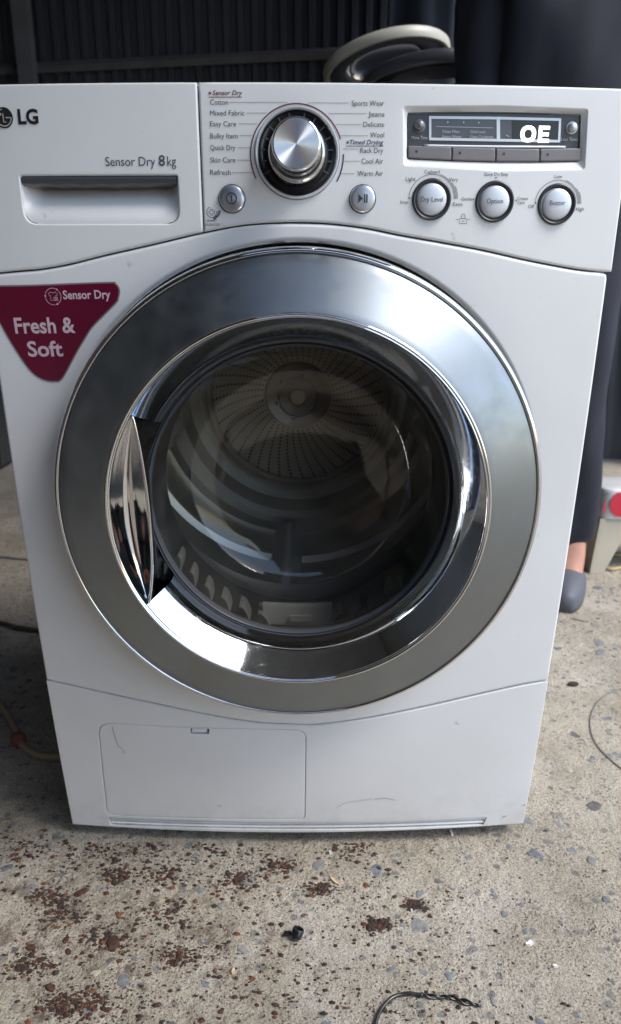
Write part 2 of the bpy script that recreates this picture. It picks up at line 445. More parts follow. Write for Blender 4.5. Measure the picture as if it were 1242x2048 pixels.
# ================================================================== SETTING
def ground_mat():
    m, nt, b = nmat('worn_concrete')
    g = N(nt, 'ShaderNodeNewGeometry'); pos = g.outputs['Position']
    def noise_(sc, det=6., ro=.6, w=0.):
        n = N(nt, 'ShaderNodeTexNoise', Scale=sc, Detail=det, Roughness=ro); n.inputs['Distortion'].default_value = w
        nt.links.new(pos, n.inputs['Vector']); return n.outputs[0]
    def ramp(src, *st):
        r = N(nt, 'ShaderNodeValToRGB'); el = r.color_ramp.elements
        while len(el) < len(st): el.new(.5)
        for e, (p, c) in zip(el, st): e.position = p; e.color = (*c, 1) if len(c) == 3 else c
        nt.links.new(src, r.inputs[0]); return r.outputs[0]
    def mix(f, a, c, mode='MIX'):
        x = N(nt, 'ShaderNodeMix', data_type='RGBA', blend_type=mode)
        for s, i in ((f, 0), (a, 6), (c, 7)):
            if isinstance(s, (int, float)): x.inputs[i].default_value = s
            elif isinstance(s, tuple): x.inputs[i].default_value = (*s, 1)
            else: nt.links.new(s, x.inputs[i])
        return x.outputs[2]
    base = ramp(noise_(7, 8, .65), (.30, (.33, .29, .225)), (.5, (.46, .41, .33)), (.70, (.56, .51, .43)))
    sand = ramp(noise_(430, 3, .7), (.34, (.40, .38, .36)), (.47, (.95, .95, .95)), (.66, (1.25, 1.23, 1.2)))
    c = mix(1.0, base, sand, 'MULTIPLY')
    # medium mottling: grey aggregate just under the skin
    v = N(nt, 'ShaderNodeTexVoronoi', Scale=95.0, Randomness=1.0); nt.links.new(pos, v.inputs['Vector'])
    sel = ramp(v.outputs['Color'], (.70, (0, 0, 0)), (.74, (1, 1, 1)))
    edge = ramp(v.outputs['Distance'], (.35, (1, 1, 1)), (.5, (0, 0, 0)))
    k = mix(1.0, sel, edge, 'MULTIPLY')
    col2 = ramp(noise_(38, 3), (.38, (.12, .13, .135)), (.5, (.20, .20, .19)), (.62, (.33, .29, .23)))
    c = mix(mix(1.0, k, (.75, .75, .75), 'MULTIPLY'), c, col2)
    # dark pits and grit
    v2 = N(nt, 'ShaderNodeTexVoronoi', Scale=210.0); nt.links.new(pos, v2.inputs['Vector'])
    pit = ramp(v2.outputs['Distance'], (.16, (1, 1, 1)), (.30, (0, 0, 0)))
    pn = ramp(noise_(16, 5, .7), (.46, (0, 0, 0)), (.62, (1, 1, 1)))
    pits = mix(1.0, pit, pn, 'MULTIPLY')
    c = mix(mix(1.0, pits, (.85, .85, .85), 'MULTIPLY'), c, (.075, .06, .048))
    # brown rusty staining to the left of the machine's foot
    sp = N(nt, 'ShaderNodeSeparateXYZ'); nt.links.new(pos, sp.inputs[0])
    def mr(src, a0, a1, b0, b1):
        q = N(nt, 'ShaderNodeMapRange'); q.interpolation_type = 'SMOOTHSTEP'
        for i, x in enumerate((a0, a1, b0, b1)): q.inputs[i+1].default_value = x
        nt.links.new(src, q.inputs[0]); return q.outputs[0]
    ma = N(nt, 'ShaderNodeMath', operation='MULTIPLY'); nt.links.new(mr(sp.outputs[0], .10, -.12, 0, 1), ma.inputs[0]); nt.links.new(mr(sp.outputs[1], .05, -.03, 0, 1), ma.inputs[1])
    mb = N(nt, 'ShaderNodeMath', operation='MULTIPLY'); nt.links.new(ma.outputs[0], mb.inputs[0])
    nt.links.new(ramp(noise_(34, 8, .75, .6), (.50, (0, 0, 0)), (.62, (.6, .6, .6))), mb.inputs[1])
    c = mix(mb.outputs[0], c, (.10, .058, .038))
    # pale dust
    c = mix(ramp(noise_(3.1, 6, .7), (.56, (0, 0, 0)), (.72, (.55, .55, .55))), c, (.50, .475, .44))
    nt.links.new(c, b.inputs['Base Color']); b.inputs['Roughness'].default_value = .92; b.inputs['Specular IOR Level'].default_value = .2
    # relief
    h1 = N(nt, 'ShaderNodeMath', operation='MULTIPLY_ADD'); nt.links.new(noise_(260, 6, .75), h1.inputs[0]); h1.inputs[1].default_value = .9
    h2 = N(nt, 'ShaderNodeMath', operation='MULTIPLY'); nt.links.new(noise_(70, 5, .6), h2.inputs[0]); h2.inputs[1].default_value = 1.5
    nt.links.new(h2.outputs[0], h1.inputs[2])
    h3 = N(nt, 'ShaderNodeMath', operation='MULTIPLY_ADD'); nt.links.new(pits, h3.inputs[0]); h3.inputs[1].default_value = -.7; nt.links.new(h1.outputs[0], h3.inputs[2])
    bb = N(nt, 'ShaderNodeBump', Strength=1.0, Distance=.0050); nt.links.new(h3.outputs[0], bb.inputs['Height']); nt.links.new(bb.outputs[0], b.inputs['Normal'])
    return m
CONC = ground_mat()
def gz(x, y):
    """height of the concrete"""
    return .0022*noise.noise(Vector((x*9, y*9, 0)))+.0016*noise.noise(Vector((x*30, y*30, 3)))+.0009*noise.noise(Vector((x*85, y*85, 5)))
def build_ground():
    def axis(lo, hi, a, b, st):
        g = list(np.arange(a, b+1e-6, st)); x = a; s = st
        left = []
        while x > lo: s *= 1.45; x -= s; left.append(max(x, lo))
        x = b; s = st; right = []
        while x < hi: s *= 1.45; x += s; right.append(min(x, hi))
        return left[::-1]+g+right
    xs = axis(-60, 60, -.62, .95, .0035); ys = axis(-60, 60, -.34, .55, .0035)
    nx, ny = len(xs), len(ys)
    vs = [(x, y, gz(x, y) if abs(x) < 3 and abs(y) < 4 else 0) for y in ys for x in xs]
    fs = [[j*nx+i, j*nx+i+1, (j+1)*nx+i+1, (j+1)*nx+i] for j in range(ny-1) for i in range(nx-1)]
    o = mk('concrete_ground', vs, fs, CONC, smooth=True, origin=(0, 0, 0)); tag(o, 'worn concrete ground with exposed aggregate', kind='structure'); return o
GROUND = build_ground()

def stone_shape(rng, n=9, flat=.5):
    """an irregular angular chip of radius about 1, low and rounded off, base at z<0"""
    rad = [1*(.62+.62*rng.random()) for _ in range(n)]; el = .6+.4*rng.random()
    vs = []
    for lv, (k, z) in enumerate(((1.05, -.6), (1.0, .0), (.80, flat*.8))):
        for i in range(n):
            q = 2*PI*i/n+.15*rng.random(); vs.append((k*rad[i]*math.cos(q), k*rad[i]*math.sin(q)*el, z+(.12*flat*(rng.random()-.5) if lv == 2 else 0)))
    vs.append((.05, .03, flat))
    fs = []
    for l in range(2):
        for i in range(n): fs.append([l*n+i, l*n+(i+1) % n, (l+1)*n+(i+1) % n, (l+1)*n+i])
    for i in range(n): fs.append([2*n+i, 2*n+(i+1) % n, 3*n])
    return vs, fs
def stonemat(name, a, b_, sc=120):
    m, nt, b = nmat(name); tc = N(nt, 'ShaderNodeNewGeometry')
    n = N(nt, 'ShaderNodeTexNoise', Scale=sc, Detail=6., Roughness=.7); nt.links.new(tc.outputs['Position'], n.inputs['Vector'])
    r = N(nt, 'ShaderNodeValToRGB'); r.color_ramp.elements[0].position = .35; r.color_ramp.elements[1].position = .65
    r.color_ramp.elements[0].color = (*a, 1); r.color_ramp.elements[1].color = (*b_, 1)
    nt.links.new(n.outputs[0], r.inputs[0]); nt.links.new(r.outputs[0], b.inputs['Base Color']); b.inputs['Roughness'].default_value = .85
    bb = N(nt, 'ShaderNodeBump', Strength=.7, Distance=.0012); nt.links.new(n.outputs[0], bb.inputs['Height']); nt.links.new(bb.outputs[0], b.inputs['Normal'])
    return m
SM = [stonemat('blue_grey_stone', (.085, .092, .10), (.20, .212, .22)), stonemat('grey_stone', (.12, .122, .12), (.25, .245, .23)), stonemat('tan_stone', (.24, .21, .17), (.38, .34, .28)), stonemat('dark_stone', (.06, .058, .055), (.13, .125, .12))]
RUST = [stonemat('rust_brown', (.022, .011, .009), (.085, .034, .020), 300), stonemat('rust_orange', (.07, .026, .012), (.19, .080, .036), 300), stonemat('dark_dirt', (.015, .011, .009), (.05, .033, .024), 300)]
WHITEBIT = stonemat('white_chip', (.55, .54, .52), (.8, .79, .77), 200)
WOOD = stonemat('split_wood', (.42, .30, .17), (.62, .50, .33), 200)
rng = random.Random(11)
shapes = []
for k in range(16):
    vs, fs = stone_shape(rng, 8+k % 4, .30)
    me = bpy.data.meshes.new('stone'); me.from_pydata(vs, [], fs); me.update()
    me.polygons.foreach_set('use_smooth', [False]*len(me.polygons))
    me.materials.append(SM[[0, 1, 0, 2, 1, 3, 0, 1][k % 8]]); shapes.append(me)
def inframe(x, y):
    p = Vector((x, y, 0))-Vector(CAM); d = p.dot(-Z_); 
    if d < .1: return None
    u = 621+FOC*p.dot(X_)/d; v = 1024-FOC*p.dot(Y_)/d; return u, v, d
def taken(x, y): return -.30 < x < .30 and y > .06 and y < .68
placed = []
def place_stones():
    cnt = 0; tries = 0
    while cnt < 290 and tries < 9000:
        tries += 1
        x = rng.uniform(-.55, .85); y = rng.uniform(-.36, .9)
        q = inframe(x, y)
        if not q or not (-10 < q[0] < 1252 and 1100 < q[1] < 2060) or taken(x, y): continue
        s = rng.choice([.0030, .0035, .0045, .0055, .0065, .008, .0115])*rng.uniform(.8, 1.2)*(1+max(0, y)*.9)
        if any((x-a)**2+(y-b)**2 < (s+c)**2*1.2 for a, b, c in placed): continue
        placed.append((x, y, s)); cnt += 1
        o = bpy.data.objects.new('stone', rng.choice(shapes)); C.objects.link(o); o.parent = GROUND
        o.location = (x, y, gz(x, y)-.0001); o.rotation_euler = (rng.uniform(-.05, .05), rng.uniform(-.05, .05), rng.uniform(0, 6.28)); o.scale = (s, s*rng.uniform(.6, 1), .0035*rng.uniform(.6, 1.1))
    m = [MB() for _ in SM]
    for k in range(9000):
        x = rng.uniform(-1.2, 1.5); y = -.38+rng.random()**1.5*2.2
        if taken(x, y): continue
        s = rng.choice([.0011, .0015, .002, .003])*rng.uniform(.7, 1.3)*(1+max(0, y)*.6); g = rng.choice([0, 0, 1, 1, 2, 3, 3]); a = rng.uniform(0, 6.28); n = 5
        z = gz(x, y); pts = [(x+s*math.cos(a+2*PI*i/n)*rng.uniform(.7, 1.2), y+s*math.sin(a+2*PI*i/n)*rng.uniform(.6, 1), z-.0005) for i in range(n)]
        m[g].add(pts+[(x, y, z+s*.28)], [[i, (i+1) % n, n] for i in range(n)])
    for b, mt, nm in zip(m, SM, ('grit', 'grit', 'grit', 'grit')):
        o = b.build(nm, mt, GROUND); o['kind'] = 'stuff'
place_stones()

# rust flakes and dirt scattered in front and to the left of the machine's foot
CL = [(330, 1750, 60), (95, 1790, 45), (230, 1750, 40), (480, 1760, 55), (215, 1880, 60), (130, 1830, 60), (250, 1700, 80), (60, 1930, 60), (360, 1910, 60), (330, 1830, 70), (560, 1730, 40), (180, 1700, 90), (430, 1700, 100), (120, 2010, 50), (760, 1850, 30), (830, 1810, 25), (640, 1780, 30), (700, 1700, 60), (40, 1700, 60), (180, 2000, 60)]
def rust():
    m = [MB() for _ in RUST]; big = 0; shp = []
    for k in range(6):
        vs, fs = stone_shape(rng, 7, .35); me = bpy.data.meshes.new('flake'); me.from_pydata(vs, [], fs); me.materials.append(RUST[[0, 1, 2, 0, 2, 0][k]]); shp.append(me)
    bigs = [(308, 1697, .009, 0), (160, 1785, .014, 0), (173, 1779, .007, 1), (757, 1737, .0075, 2), (505, 1700, .007, 0), (238, 1830, .009, 1), (132, 1880, .008, 0), (225, 1885, .016, 0), (480, 1757, .014, 0), (455, 1745, .009, 2), (35, 1750, .008, 2), (270, 1705, .006, 0), (228, 1766, .009, 2), (242, 1828, .007, 1), (366, 1913, .006, 1), (275, 1841, .006, 2), (757, 1849, .005, 2), (776, 1851, .004, 2), (829, 1812, .006, 2), (60, 1895, .009, 0), (100, 1975, .010, 0), (180, 2015, .008, 0), (566, 1734, .008, 0), (135, 1903, .007, 0), (190, 1690, .006, 1), (1062, 2036, .005, 2), (1046, 2012, .003, 2), (961, 1750, .004, 2), (667, 1700, .006, 0), (590, 1960, .004, 2)]
    own = {(160, 1785): 'broad dark brown rust flake with an orange one resting on it, left of the hatch', (173, 1779): 'bright orange rust sliver resting on the broad dark flake',
           (308, 1697): 'dark brown flake close under the vent slots at their left end', (757, 1737): 'lone round dark dirt clump right of the wood splinter', (225, 1885): 'biggest dark rust patch, left of the black plastic plug',
           (480, 1757): 'brown curled flake in the heap of shavings below the hatch corner', (366, 1913): 'single small rust flake low down, left of the black plastic plug', (275, 1841): 'round dark crumb between orange flakes and the plastic plug',
           (829, 1812): 'dark dirt clump with white specks right of the splinter', (1062, 2036): 'dark crumb at the bottom edge right of the black wire', (961, 1750): 'tiny dark crumb on clean concrete under the dryer right corner',
           (35, 1750): 'dark flake near the left edge of the picture', (566, 1734): 'brown flake just left of the wood splinter', (180, 2015): 'rusty flake at the bottom left of the picture', (590, 1960): 'tiny brown crumb below the black plastic plug',
           (505, 1700): 'dark brown flake just above the heap of brown shavings', (238, 1830): 'orange brown flake touching a second rust flake, left of centre', (242, 1828): 'smaller orange piece touching the orange brown flake',
           (132, 1880): 'dark brown flake left of the biggest rust patch', (135, 1903): 'brown flake just under the dark one beside the biggest rust patch', (455, 1745): 'dark crumb at the left of the heap of shavings',
           (228, 1766): 'dark dirt flake between the two rust heaps left of the shavings', (757, 1849): 'first of two dark dirt crumbs side by side right of the plastic plug', (776, 1851): 'smaller right one of two dark crumbs side by side',
           (60, 1895): 'brown flake by the left edge, level with the biggest rust patch', (100, 1975): 'brown flake lower left, above the bottom edge', (190, 1690): 'orange speck nearest the dryer left front corner', (667, 1700): 'brown flake close under the middle of the vent slots',
           (270, 1705): 'orange rust flake just below the left end of the vent slots', (1046, 2012): 'smallest crumb beside the tip of the black wire'}
    for u, v, s, c in bigs:
        p = GR(u, v); o = bpy.data.objects.new('rust_flake', rng.choice([x for x in shp if x.materials[0] == RUST[c]])); C.objects.link(o)
        o.location = (p.x, p.y, gz(p.x, p.y)+.0002); o.rotation_euler = (rng.uniform(-.2, .2), rng.uniform(-.2, .2), rng.uniform(0, 6.28)); o.scale = (s*.75, s*.5, s*.5)
        tag(o, own.get((u, v), 'brown rust flake among the rust crumbs below the hatch side of the dryer'), 'rust flake', 'rust flakes on the concrete')
    for k in range(6800):
        if rng.random() < .72:
            c = rng.choice(CL); u = rng.gauss(c[0], c[2]*.5); v = rng.gauss(c[1], c[2]*.24)
        else: u = rng.uniform(-60, 760)+rng.random()**3*500; v = rng.uniform(1655, 2060)
        if v < 1652: continue
        p = GR(u, v)
        if taken(p.x, p.y): continue
        s = rng.choice([.0005, .0006, .0008, .0010, .0012, .0016, .0022, .0034])*rng.uniform(.6, 1.4); g = rng.choice([0, 0, 0, 0, 1, 2, 2, 2]); a = rng.uniform(0, 6.28); n = 5; z = gz(p.x, p.y)
        st = rng.uniform(.3, 1)
        pts = [(p.x+s*math.cos(a+2*PI*i/n)*rng.uniform(.6, 1.3), p.y+s*st*math.sin(a+2*PI*i/n)*rng.uniform(.6, 1.3), z+rng.uniform(-.0003, .0010)) for i in range(n)]
        m[g].add(pts+[(p.x, p.y, z+.0004+s*rng.uniform(.2, .8))], [[i, (i+1) % n, n] for i in range(n)])
    for b, mt in zip(m, RUST):
        o = b.build('rust_crumbs', mt, smooth=False); tag(o, 'brown rust crumbs and dirt scattered over the concrete', 'rust crumbs', kind='stuff')
rust()

WALLM = simple('dark_painted_sheet', (.026, .028, .037), .55, bump=.1, bscale=40, var=.25, vscale=2.5)
RAILM = simple('dark_rail_paint', (.085, .085, .095), .5, var=.2)
ROOFM = simple('dull_roof_sheet', (.12, .125, .13), .7, var=.2, vscale=2)
def shed():
    # back wall: corrugated sheets, rib by rib real relief
    y0 = 3.25; xs = []; p = .068; vs = []; fs = []; x = -3.2; prof = [(0, 0), (.018, 0), (.026, -.018), (.050, -.018), (.058, 0)]
    k = 0
    while x < 3.2:
        for dx, dy in prof: xs.append((x+dx, y0+dy))
        x += p
    for a, b in xs: vs += [(a, b, 0), (a, b, 2.7)]
    fs = [[2*i, 2*i+2, 2*i+3, 2*i+1] for i in range(len(xs)-1)]
    w = mk('corrugated_wall', vs, fs, WALLM); tag(w, 'dark corrugated sheet wall at the back of the shed', kind='structure')
    a, b = PL(-200, 149, y0-.03), PL(1000, 90, y0-.03)
    MB().tube([a, b], .024, 4).build('cross_rail', RAILM, w)
    p0 = PL(48, 80, y0-.09); MB().box(p0.x-.035, p0.x+.035, y0-.12, y0-.05, 0, 2.7).build('post', RAILM, w)
    w2 = MB().box(-1.90, -1.85, -4.5, 3.25, 0, 2.7).build('side_wall', simple('side_wall_paint', (.04, .04, .04), .7, var=.3, vscale=2)); tag(w2, 'dark side wall of the shed', kind='structure')
    r = MB().box(-.7, 1.05, -1.9, 3.35, 2.70, 2.74).box(-3.2, -.7, -3.3, 3.35, 2.70, 2.74).build('shed_roof', ROOFM); tag(r, 'dull sheet roof of the shed, unseen, its outline shaped to limit the light', kind='structure')  # unseen; reaches further forward on the left to cut light from there
    w3 = MB().box(-1.84, .55, -3.3, -3.25, 0, 2.7).build('added_front_wall', WALLM); tag(w3, 'added unseen dark wall facing the dryer, holding back light', kind='structure')  # added out of view to close off light from the front left
    # dark tarp hung to the right
    vs = []; fs = []; nx, nz = 90, 24
    for j in range(nz+1):
        for i in range(nx+1):
            s = i/nx; t = j/nz; x = .30+2.4*s; f = (.03+.03*(1-t))*math.sin(s*47+1.2*math.sin(t*3)+2*s)+.018*math.sin(s*101+t*2)
            vs.append((x, 2.15+f-.04*t, .01+2.5*t))
    for j in range(nz):
        for i in range(nx): fs.append([j*(nx+1)+i, j*(nx+1)+i+1, (j+1)*(nx+1)+i+1, (j+1)*(nx+1)+i])
    n = len(vs); vs += [(a, b+.004, c) for a, b, c in vs]; fs += [[q+n for q in f][::-1] for f in fs]
    t = mk('hanging_tarp', vs, fs, simple('navy_tarp', (.018, .022, .034), .45, var=.3, vscale=3), smooth=True); tag(t, 'dark navy tarp hanging in folds behind the person', 'tarp')
shed()

# ================================================================== TUMBLE DRYER
DR = empty('tumble_dryer', (0, .32, 0), 'white front-loading tumble dryer with round steel door and dial, standing on the concrete', 'tumble dryer')
TOPZ, BOTZ = .8607, .020
seam = [P2(u, v) for u, v in ((40, 542), (81, 538.5), (140, 528), (203, 512), (300, 490), (402, 466), (489, 450), (560, 445.5), (600, 445), (640, 446), (687, 450), (740, 457.5), (800, 470), (880, 484), (966, 500), (1040, 517), (1115, 532), (1170, 541), (1223, 545))]
seam = [(-.300, seam[0][1]-.0036), (-.285, seam[0][1]-.0022)]+seam; seam[-1] = (.2995, seam[-1][1])
seam = spline(seam, 4)
def zseam(x):
    for a, b in zip(seam, seam[1:]):
        if a[0] <= x <= b[0]: return a[1]+(b[1]-a[1])*(x-a[0])/(b[0]-a[0])
    return seam[-1][1] if x > 0 else seam[0][1]
XV = P2(400.5, 300)[0]
xs_l = [-.300+(XV-.0005+.300)*i/24 for i in range(25)]
drawer = [(x, zseam(x)+.0007) for x in xs_l]+resample([(XV-.0005, zseam(XV)+.004), (XV-.0005, TOPZ)], .01, False)+resample([(XV-.0008, TOPZ), (-.300, TOPZ), (-.300, .76)], .012, False)[1:]
rx = [P2(42, 352), P2(354, 349), P2(355, 400), P2(352, 441), P2(56, 447), P2(44, 430)]
hx0, hz1 = P2(40, 352); hx1 = P2(354, 349)[0]; hz0 = P2(200, 447)[1]
rec = rpoly([(hx0, hz0), (hx1, hz0), (hx1, hz1), (hx0, hz1)], [.012, .012, .002, .002], 6)
dp = panel('drawer_front', drawer, [resample(rec, .006)], WHITE, DR, fil=.0022, back=.06, hfil=[.0018], hback=[.0005])
# scooped finger recess of the drawer
def scoop():
    nx, nz = 44, 22; vs = []; fs = []
    for j in range(nz+1):
        for i in range(nx+1):
            s = i/nx; t = j/nz
            x = hx0+(hx1-hx0)*s; z = hz0+(hz1-hz0)*t
            # round the lower corners
            r = .012
            if z < hz0+r:
                dz = hz0+r-z; mx = r-math.sqrt(max(0, r*r-dz*dz)); x = hx0+mx+(hx1-hx0-2*mx)*s
            sx = min(1, min(x-hx0, hx1-x)/.016); sx = max(0, sx); sx = math.sin(sx*PI/2)
            dep = .027*(1-math.cos(min(1, t*1.12)*PI*.62))/(1-math.cos(PI*.62))
            vs.append((x, F(x, z)+.0018+dep*sx**.6, z))
    for j in range(nz):
        for i in range(nx): fs.append([j*(nx+1)+i, j*(nx+1)+i+1, (j+1)*(nx+1)+i+1, (j+1)*(nx+1)+i])
    mk('finger_recess', vs, fs, WHITE, dp, smooth=True)
    # dark glossy grip strip above it, its lower edge gently waved
    n = 60; vs = []; fs = []
    for i in range(n+1):
        s = i/n; x = hx0+.0008+(hx1-hx0-.0016)*s; zt = hz1-.0004; w = .0068+.0011*math.sin(s*PI)*1.0+.0004*math.sin(s*34)
        y = F(x, zt)
        for dy, dz in ((.0024, 0), (.0004, -.0008), (.0002, -.0035), (.0014, -w*.82), (.0045, -w), (.012, -w-.0006), (.024, -w+.001)): vs.append((x, y+dy, zt+dz))
    m = 7
    for i in range(n):
        for k in range(m-1): fs.append([i*m+k, i*m+k+1, (i+1)*m+k+1, (i+1)*m+k])
    mk('drawer_grip', vs, fs, GASKETG, dp, smooth=True)
GASKETG = simple('dark_grip_plastic', (.06, .065, .075), .16, coat=.7)
scoop()

# control panel with the sunk display opening
xs_r = [XV+.0005+(.2995-XV-.0005)*i/46 for i in range(47)]
ctrl = [(x, zseam(x)+.0007) for x in xs_r]+resample([(.2998, zseam(.2998)+.004), (.2998, TOPZ), (XV+.0005, TOPZ), (XV+.0005, zseam(XV)+.004)], .012, False)
ro = [P2(807.5, 214), P2(808.5, 330), P2(1000, 341), P2(1168.5, 338), P2(1175, 219.5), P2(1000, 212.5)]
ro = ro[::-1]
dh = resample(rpoly(ro, [.004, .0018, .0025, .004, .0025, .0018][:6] if True else .002, 4), .006)
DC = P2(594, 307); DRAD = .0372
circle = lambda c, r, n=64: [(c[0]+r*math.cos(2*PI*i/n), c[1]+r*math.sin(2*PI*i/n)) for i in range(n)]
cp = panel('control_panel', ctrl, [dh, circle(DC, DRAD+.0004)], WHITE, DR, fil=.0022, back=.06, hfil=[.0012, .0006], hback=[.002, .006])

# front body panel with the door opening
DX, DZ = .002, .4875
kz = [(95, 1361), (110, 1365), (170, 1378.5), (240, 1394), (314, 1409.5), (380, 1424), (441, 1435.5), (490, 1443), (531, 1448), (600, 1450.5), (640, 1450), (735, 1437.5), (800, 1425), (870, 1410), (930, 1396), (983, 1384), (1040, 1371.5), (1092, 1361.5)]
kseam = [P2(u, v) for u, v in kz]; kseam[0] = (-.2965, kseam[0][1]); kseam[-1] = (.2965, kseam[-1][1]); kseam = spline(kseam, 3)
body = [(x, z+.0006) for x, z in kseam]
top = [(x, zseam(x)-.0007) for x in [.2965-(.593)*i/60 for i in range(61)]]
top[0] = (.2965, top[0][1]-.006); top.insert(1, (.2955, zseam(.29)-.0022)); top.insert(2, (.2925, zseam(.29)-.0008))
top[-1] = (-.2965, top[-1][1]-.004)
side = lambda a, b: resample([a, b], .02, False)[1:-1]
body = body+side(body[-1], top[0])+top+side(top[-1], body[0])
HOLE = .2448
fp = panel('front_panel', body, [circle((DX, DZ), HOLE, 160)], WHITE, DR, fil=.0035, back=.055, hfil=[.005], hback=[.03])

# kick panel, filter hatch, air slots
kb0, kb1 = P2(143, 1648.5), P2(1048, 1648.5)
kick = [(x, BOTZ) for x in [-.2965+.593*i/50 for i in range(51)]]+side((.2965, BOTZ), (.2965, kseam[-1][1]))+[(x, z-.0006) for x, z in kseam[::-1]]+side((-.2965, kseam[0][1]), (-.2965, BOTZ))
hq = [P2(u, v) for u, v in ((215, 1629), (609, 1637.3), (611.5, 1460.5), (196, 1446))]
hatch = rpoly(hq, [.010, .006, .014, .018], 6)
vq = [P2(u, v) for u, v in ((222, 1650.5), (400, 1656.5), (600, 1659.6), (800, 1657), (967, 1649.5), (974, 1635), (800, 1643), (612, 1645.6), (400, 1641.8), (217, 1635.8))]
kp = panel('kick_panel', kick, [resample(offset(hatch, -.0006), .006), resample(vq, .008)], WHITE, DR, fil=.0016, back=.06, hfil=[.0008, .0006], hback=[.004, .012])
lq = [P2(u, v) for u, v in ((380.5, 1468), (418, 1468.5), (418, 1457), (380.5, 1456))]
hp = panel('filter_hatch', resample(hatch, .006), [resample(lq, .003)], WHITE, DR, fil=.0010, back=.004, hfil=[.0004], hback=[.006])
MB().box(min(p[0] for p in lq)-.001, max(p[0] for p in lq)+.001, F(lq[0][0], lq[0][1])+.0062, F(lq[0][0], lq[0][1])+.010, lq[0][1]-.001, lq[2][1]+.001).build('latch_recess', DARK, hp)
def latch():
    x0, x1 = lq[0][0]+.0022, lq[1][0]-.0022; z0, z1 = lq[0][1]+.0010, lq[2][1]-.0020; y = F(x0, z0); n = 10; vs = []; fs = []
    for i in range(n+1):
        s = i/n; x = x0+(x1-x0)*s; k = math.sin(s*PI)
        for dy, z in ((.004, z0), (.001, z0+.0004), (.0003, (z0+z1)/2), (.001, z1-.0008*(1-k)-.0006), (.004, z1-.0004)): vs.append((x, y+dy+.0006*(1-k), z))
    for i in range(n):
        for k in range(4): fs.append([i*5+k, i*5+k+1, (i+1)*5+k+1, (i+1)*5+k])
    mk('latch', vs, fs, WHITE, hp, smooth=True)
latch()
def vent():
    b = MB(); n = 48
    def strip(u0, v0, um, vm, u1, v1, h, d0, d1, name, mat):
        vs = []; fs = []
        for i in range(n+1):
            t = i/n; u = u0+(u1-u0)*t
            v = v0*(1-t)*(1-2*t)+vm*4*t*(1-t)+v1*t*(2*t-1)
            x, z = P2(u, v); y = F(x, z)
            for dy, dz in ((d1, h/2), (d0+.0003, h/2), (d0, h/4), (d0, -h/4), (d0+.0003, -h/2), (d1, -h/2)): vs.append((x, y+dy, z+dz))
        for i in range(n):
            for k in range(5): fs.append([i*6+k, i*6+k+1, (i+1)*6+k+1, (i+1)*6+k])
        mk(name, vs, fs, mat, kp, smooth=True)
    strip(220, 1640.2, 600, 1649.4, 974, 1639, .0019, .0016, .010, 'vent_slat', WHITE)
    strip(222, 1646.6, 600, 1655.6, 970, 1645.4, .0019, .0012, .010, 'vent_slat', WHITE)
    strip(214, 1643.5, 600, 1652.5, 978, 1642.5, .012, .0115, .013, 'vent_backing', DGREY)
vent()

cb = MB(); cb.box(-.2945, -.2925, .080, .60, BOTZ+.002, .842); cb.box(.2925, .2945, .080, .60, BOTZ+.002, .842); cb.box(-.2924, .2924, .598, .60, BOTZ+.002, .842); cb.box(-.2924, .2924, .081, .5979, BOTZ+.002, BOTZ+.004)
cb = cb.build('cabinet', CABINET, DR)
MB().box(-.285, .285, .10, .58, .0075, .0215).build('underside_light_block', DARK, DR)  # added block that stops light passing under the machine
MB().box(-.2990, .2990, .066, .61, .8425, .8602).build('top_cover', WHITE, DR)
# face plate closing the space behind the panels
def bulkhead():
    n = 96; vs = []; fs = []
    for k in range(n):
        q = 2*PI*k/n+1e-4; dx, dz = math.sin(q), math.cos(q); m = min(.29/abs(dx) if dx else 9, (.84-.49)/dz if dz > 0 else (BOTZ+.006-.49)/dz)
        vs += [(DX+.163*dx, .084, .4875+.163*dz), (dx*m, .084, .49+dz*m)]
    fs = [[2*k, 2*k+1, (2*k+3) % (2*n), (2*k+2) % (2*n)] for k in range(n)]; mk('inner_frame', vs, fs, DARK, DR)
for sx in (-1, 1):
    for yy in (.14, .54):
        lathe('foot', [(.0, .0), (.018, 0), (.020, .004), (.020, .021), (0, .021)], (0, 0, 0), BLACK, None).name
        o = C.objects[-1]
        o.name = 'foot'; o.rotation_euler = (R(90), 0, 0); o.parent = DR; o.location = Vector((sx*.25, yy, .0105))-WL['tumble_dryer']

bulkhead()
# ------------------------------------------------------------------ door
D0 = (DX, 0, DZ)
door = lathe('door_ring', [(.2332, -.0215), (.2332, -.0248), (.2325, -.0257), (.225, -.0292), (.212, -.0350), (.200, -.0402), (.190, -.0444), (.1855, -.0462), (.1845, -.0463)], D0, STEEL, DR, 256, 28)
door['label'] = 'wide brushed steel door ring'
lathe('outer_trim', [(.236, .030), (.2385, .0), (.2400, -.012), (.2404, -.0175), (.2398, -.0215), (.2384, -.0240), (.2368, -.0250), (.2354, -.0250), (.2346, -.0240), (.2340, -.0222), (.2332, -.0215)], D0, CHROME, door, 256, 60)
lathe('inner_lip', [(.1845, -.0463), (.1843, -.0476), (.1832, -.0487), (.1820, -.0487), (.1812, -.0478), (.1804, -.0482), (.1796, -.0476), (.1790, -.0460)], D0, CHROME, door, 256, 60)
mk('door_gap_seal', *lathe_pts([(.262, .034), (.239, .036), (.236, .030)], D0, 128), DARK, door, smooth=True)
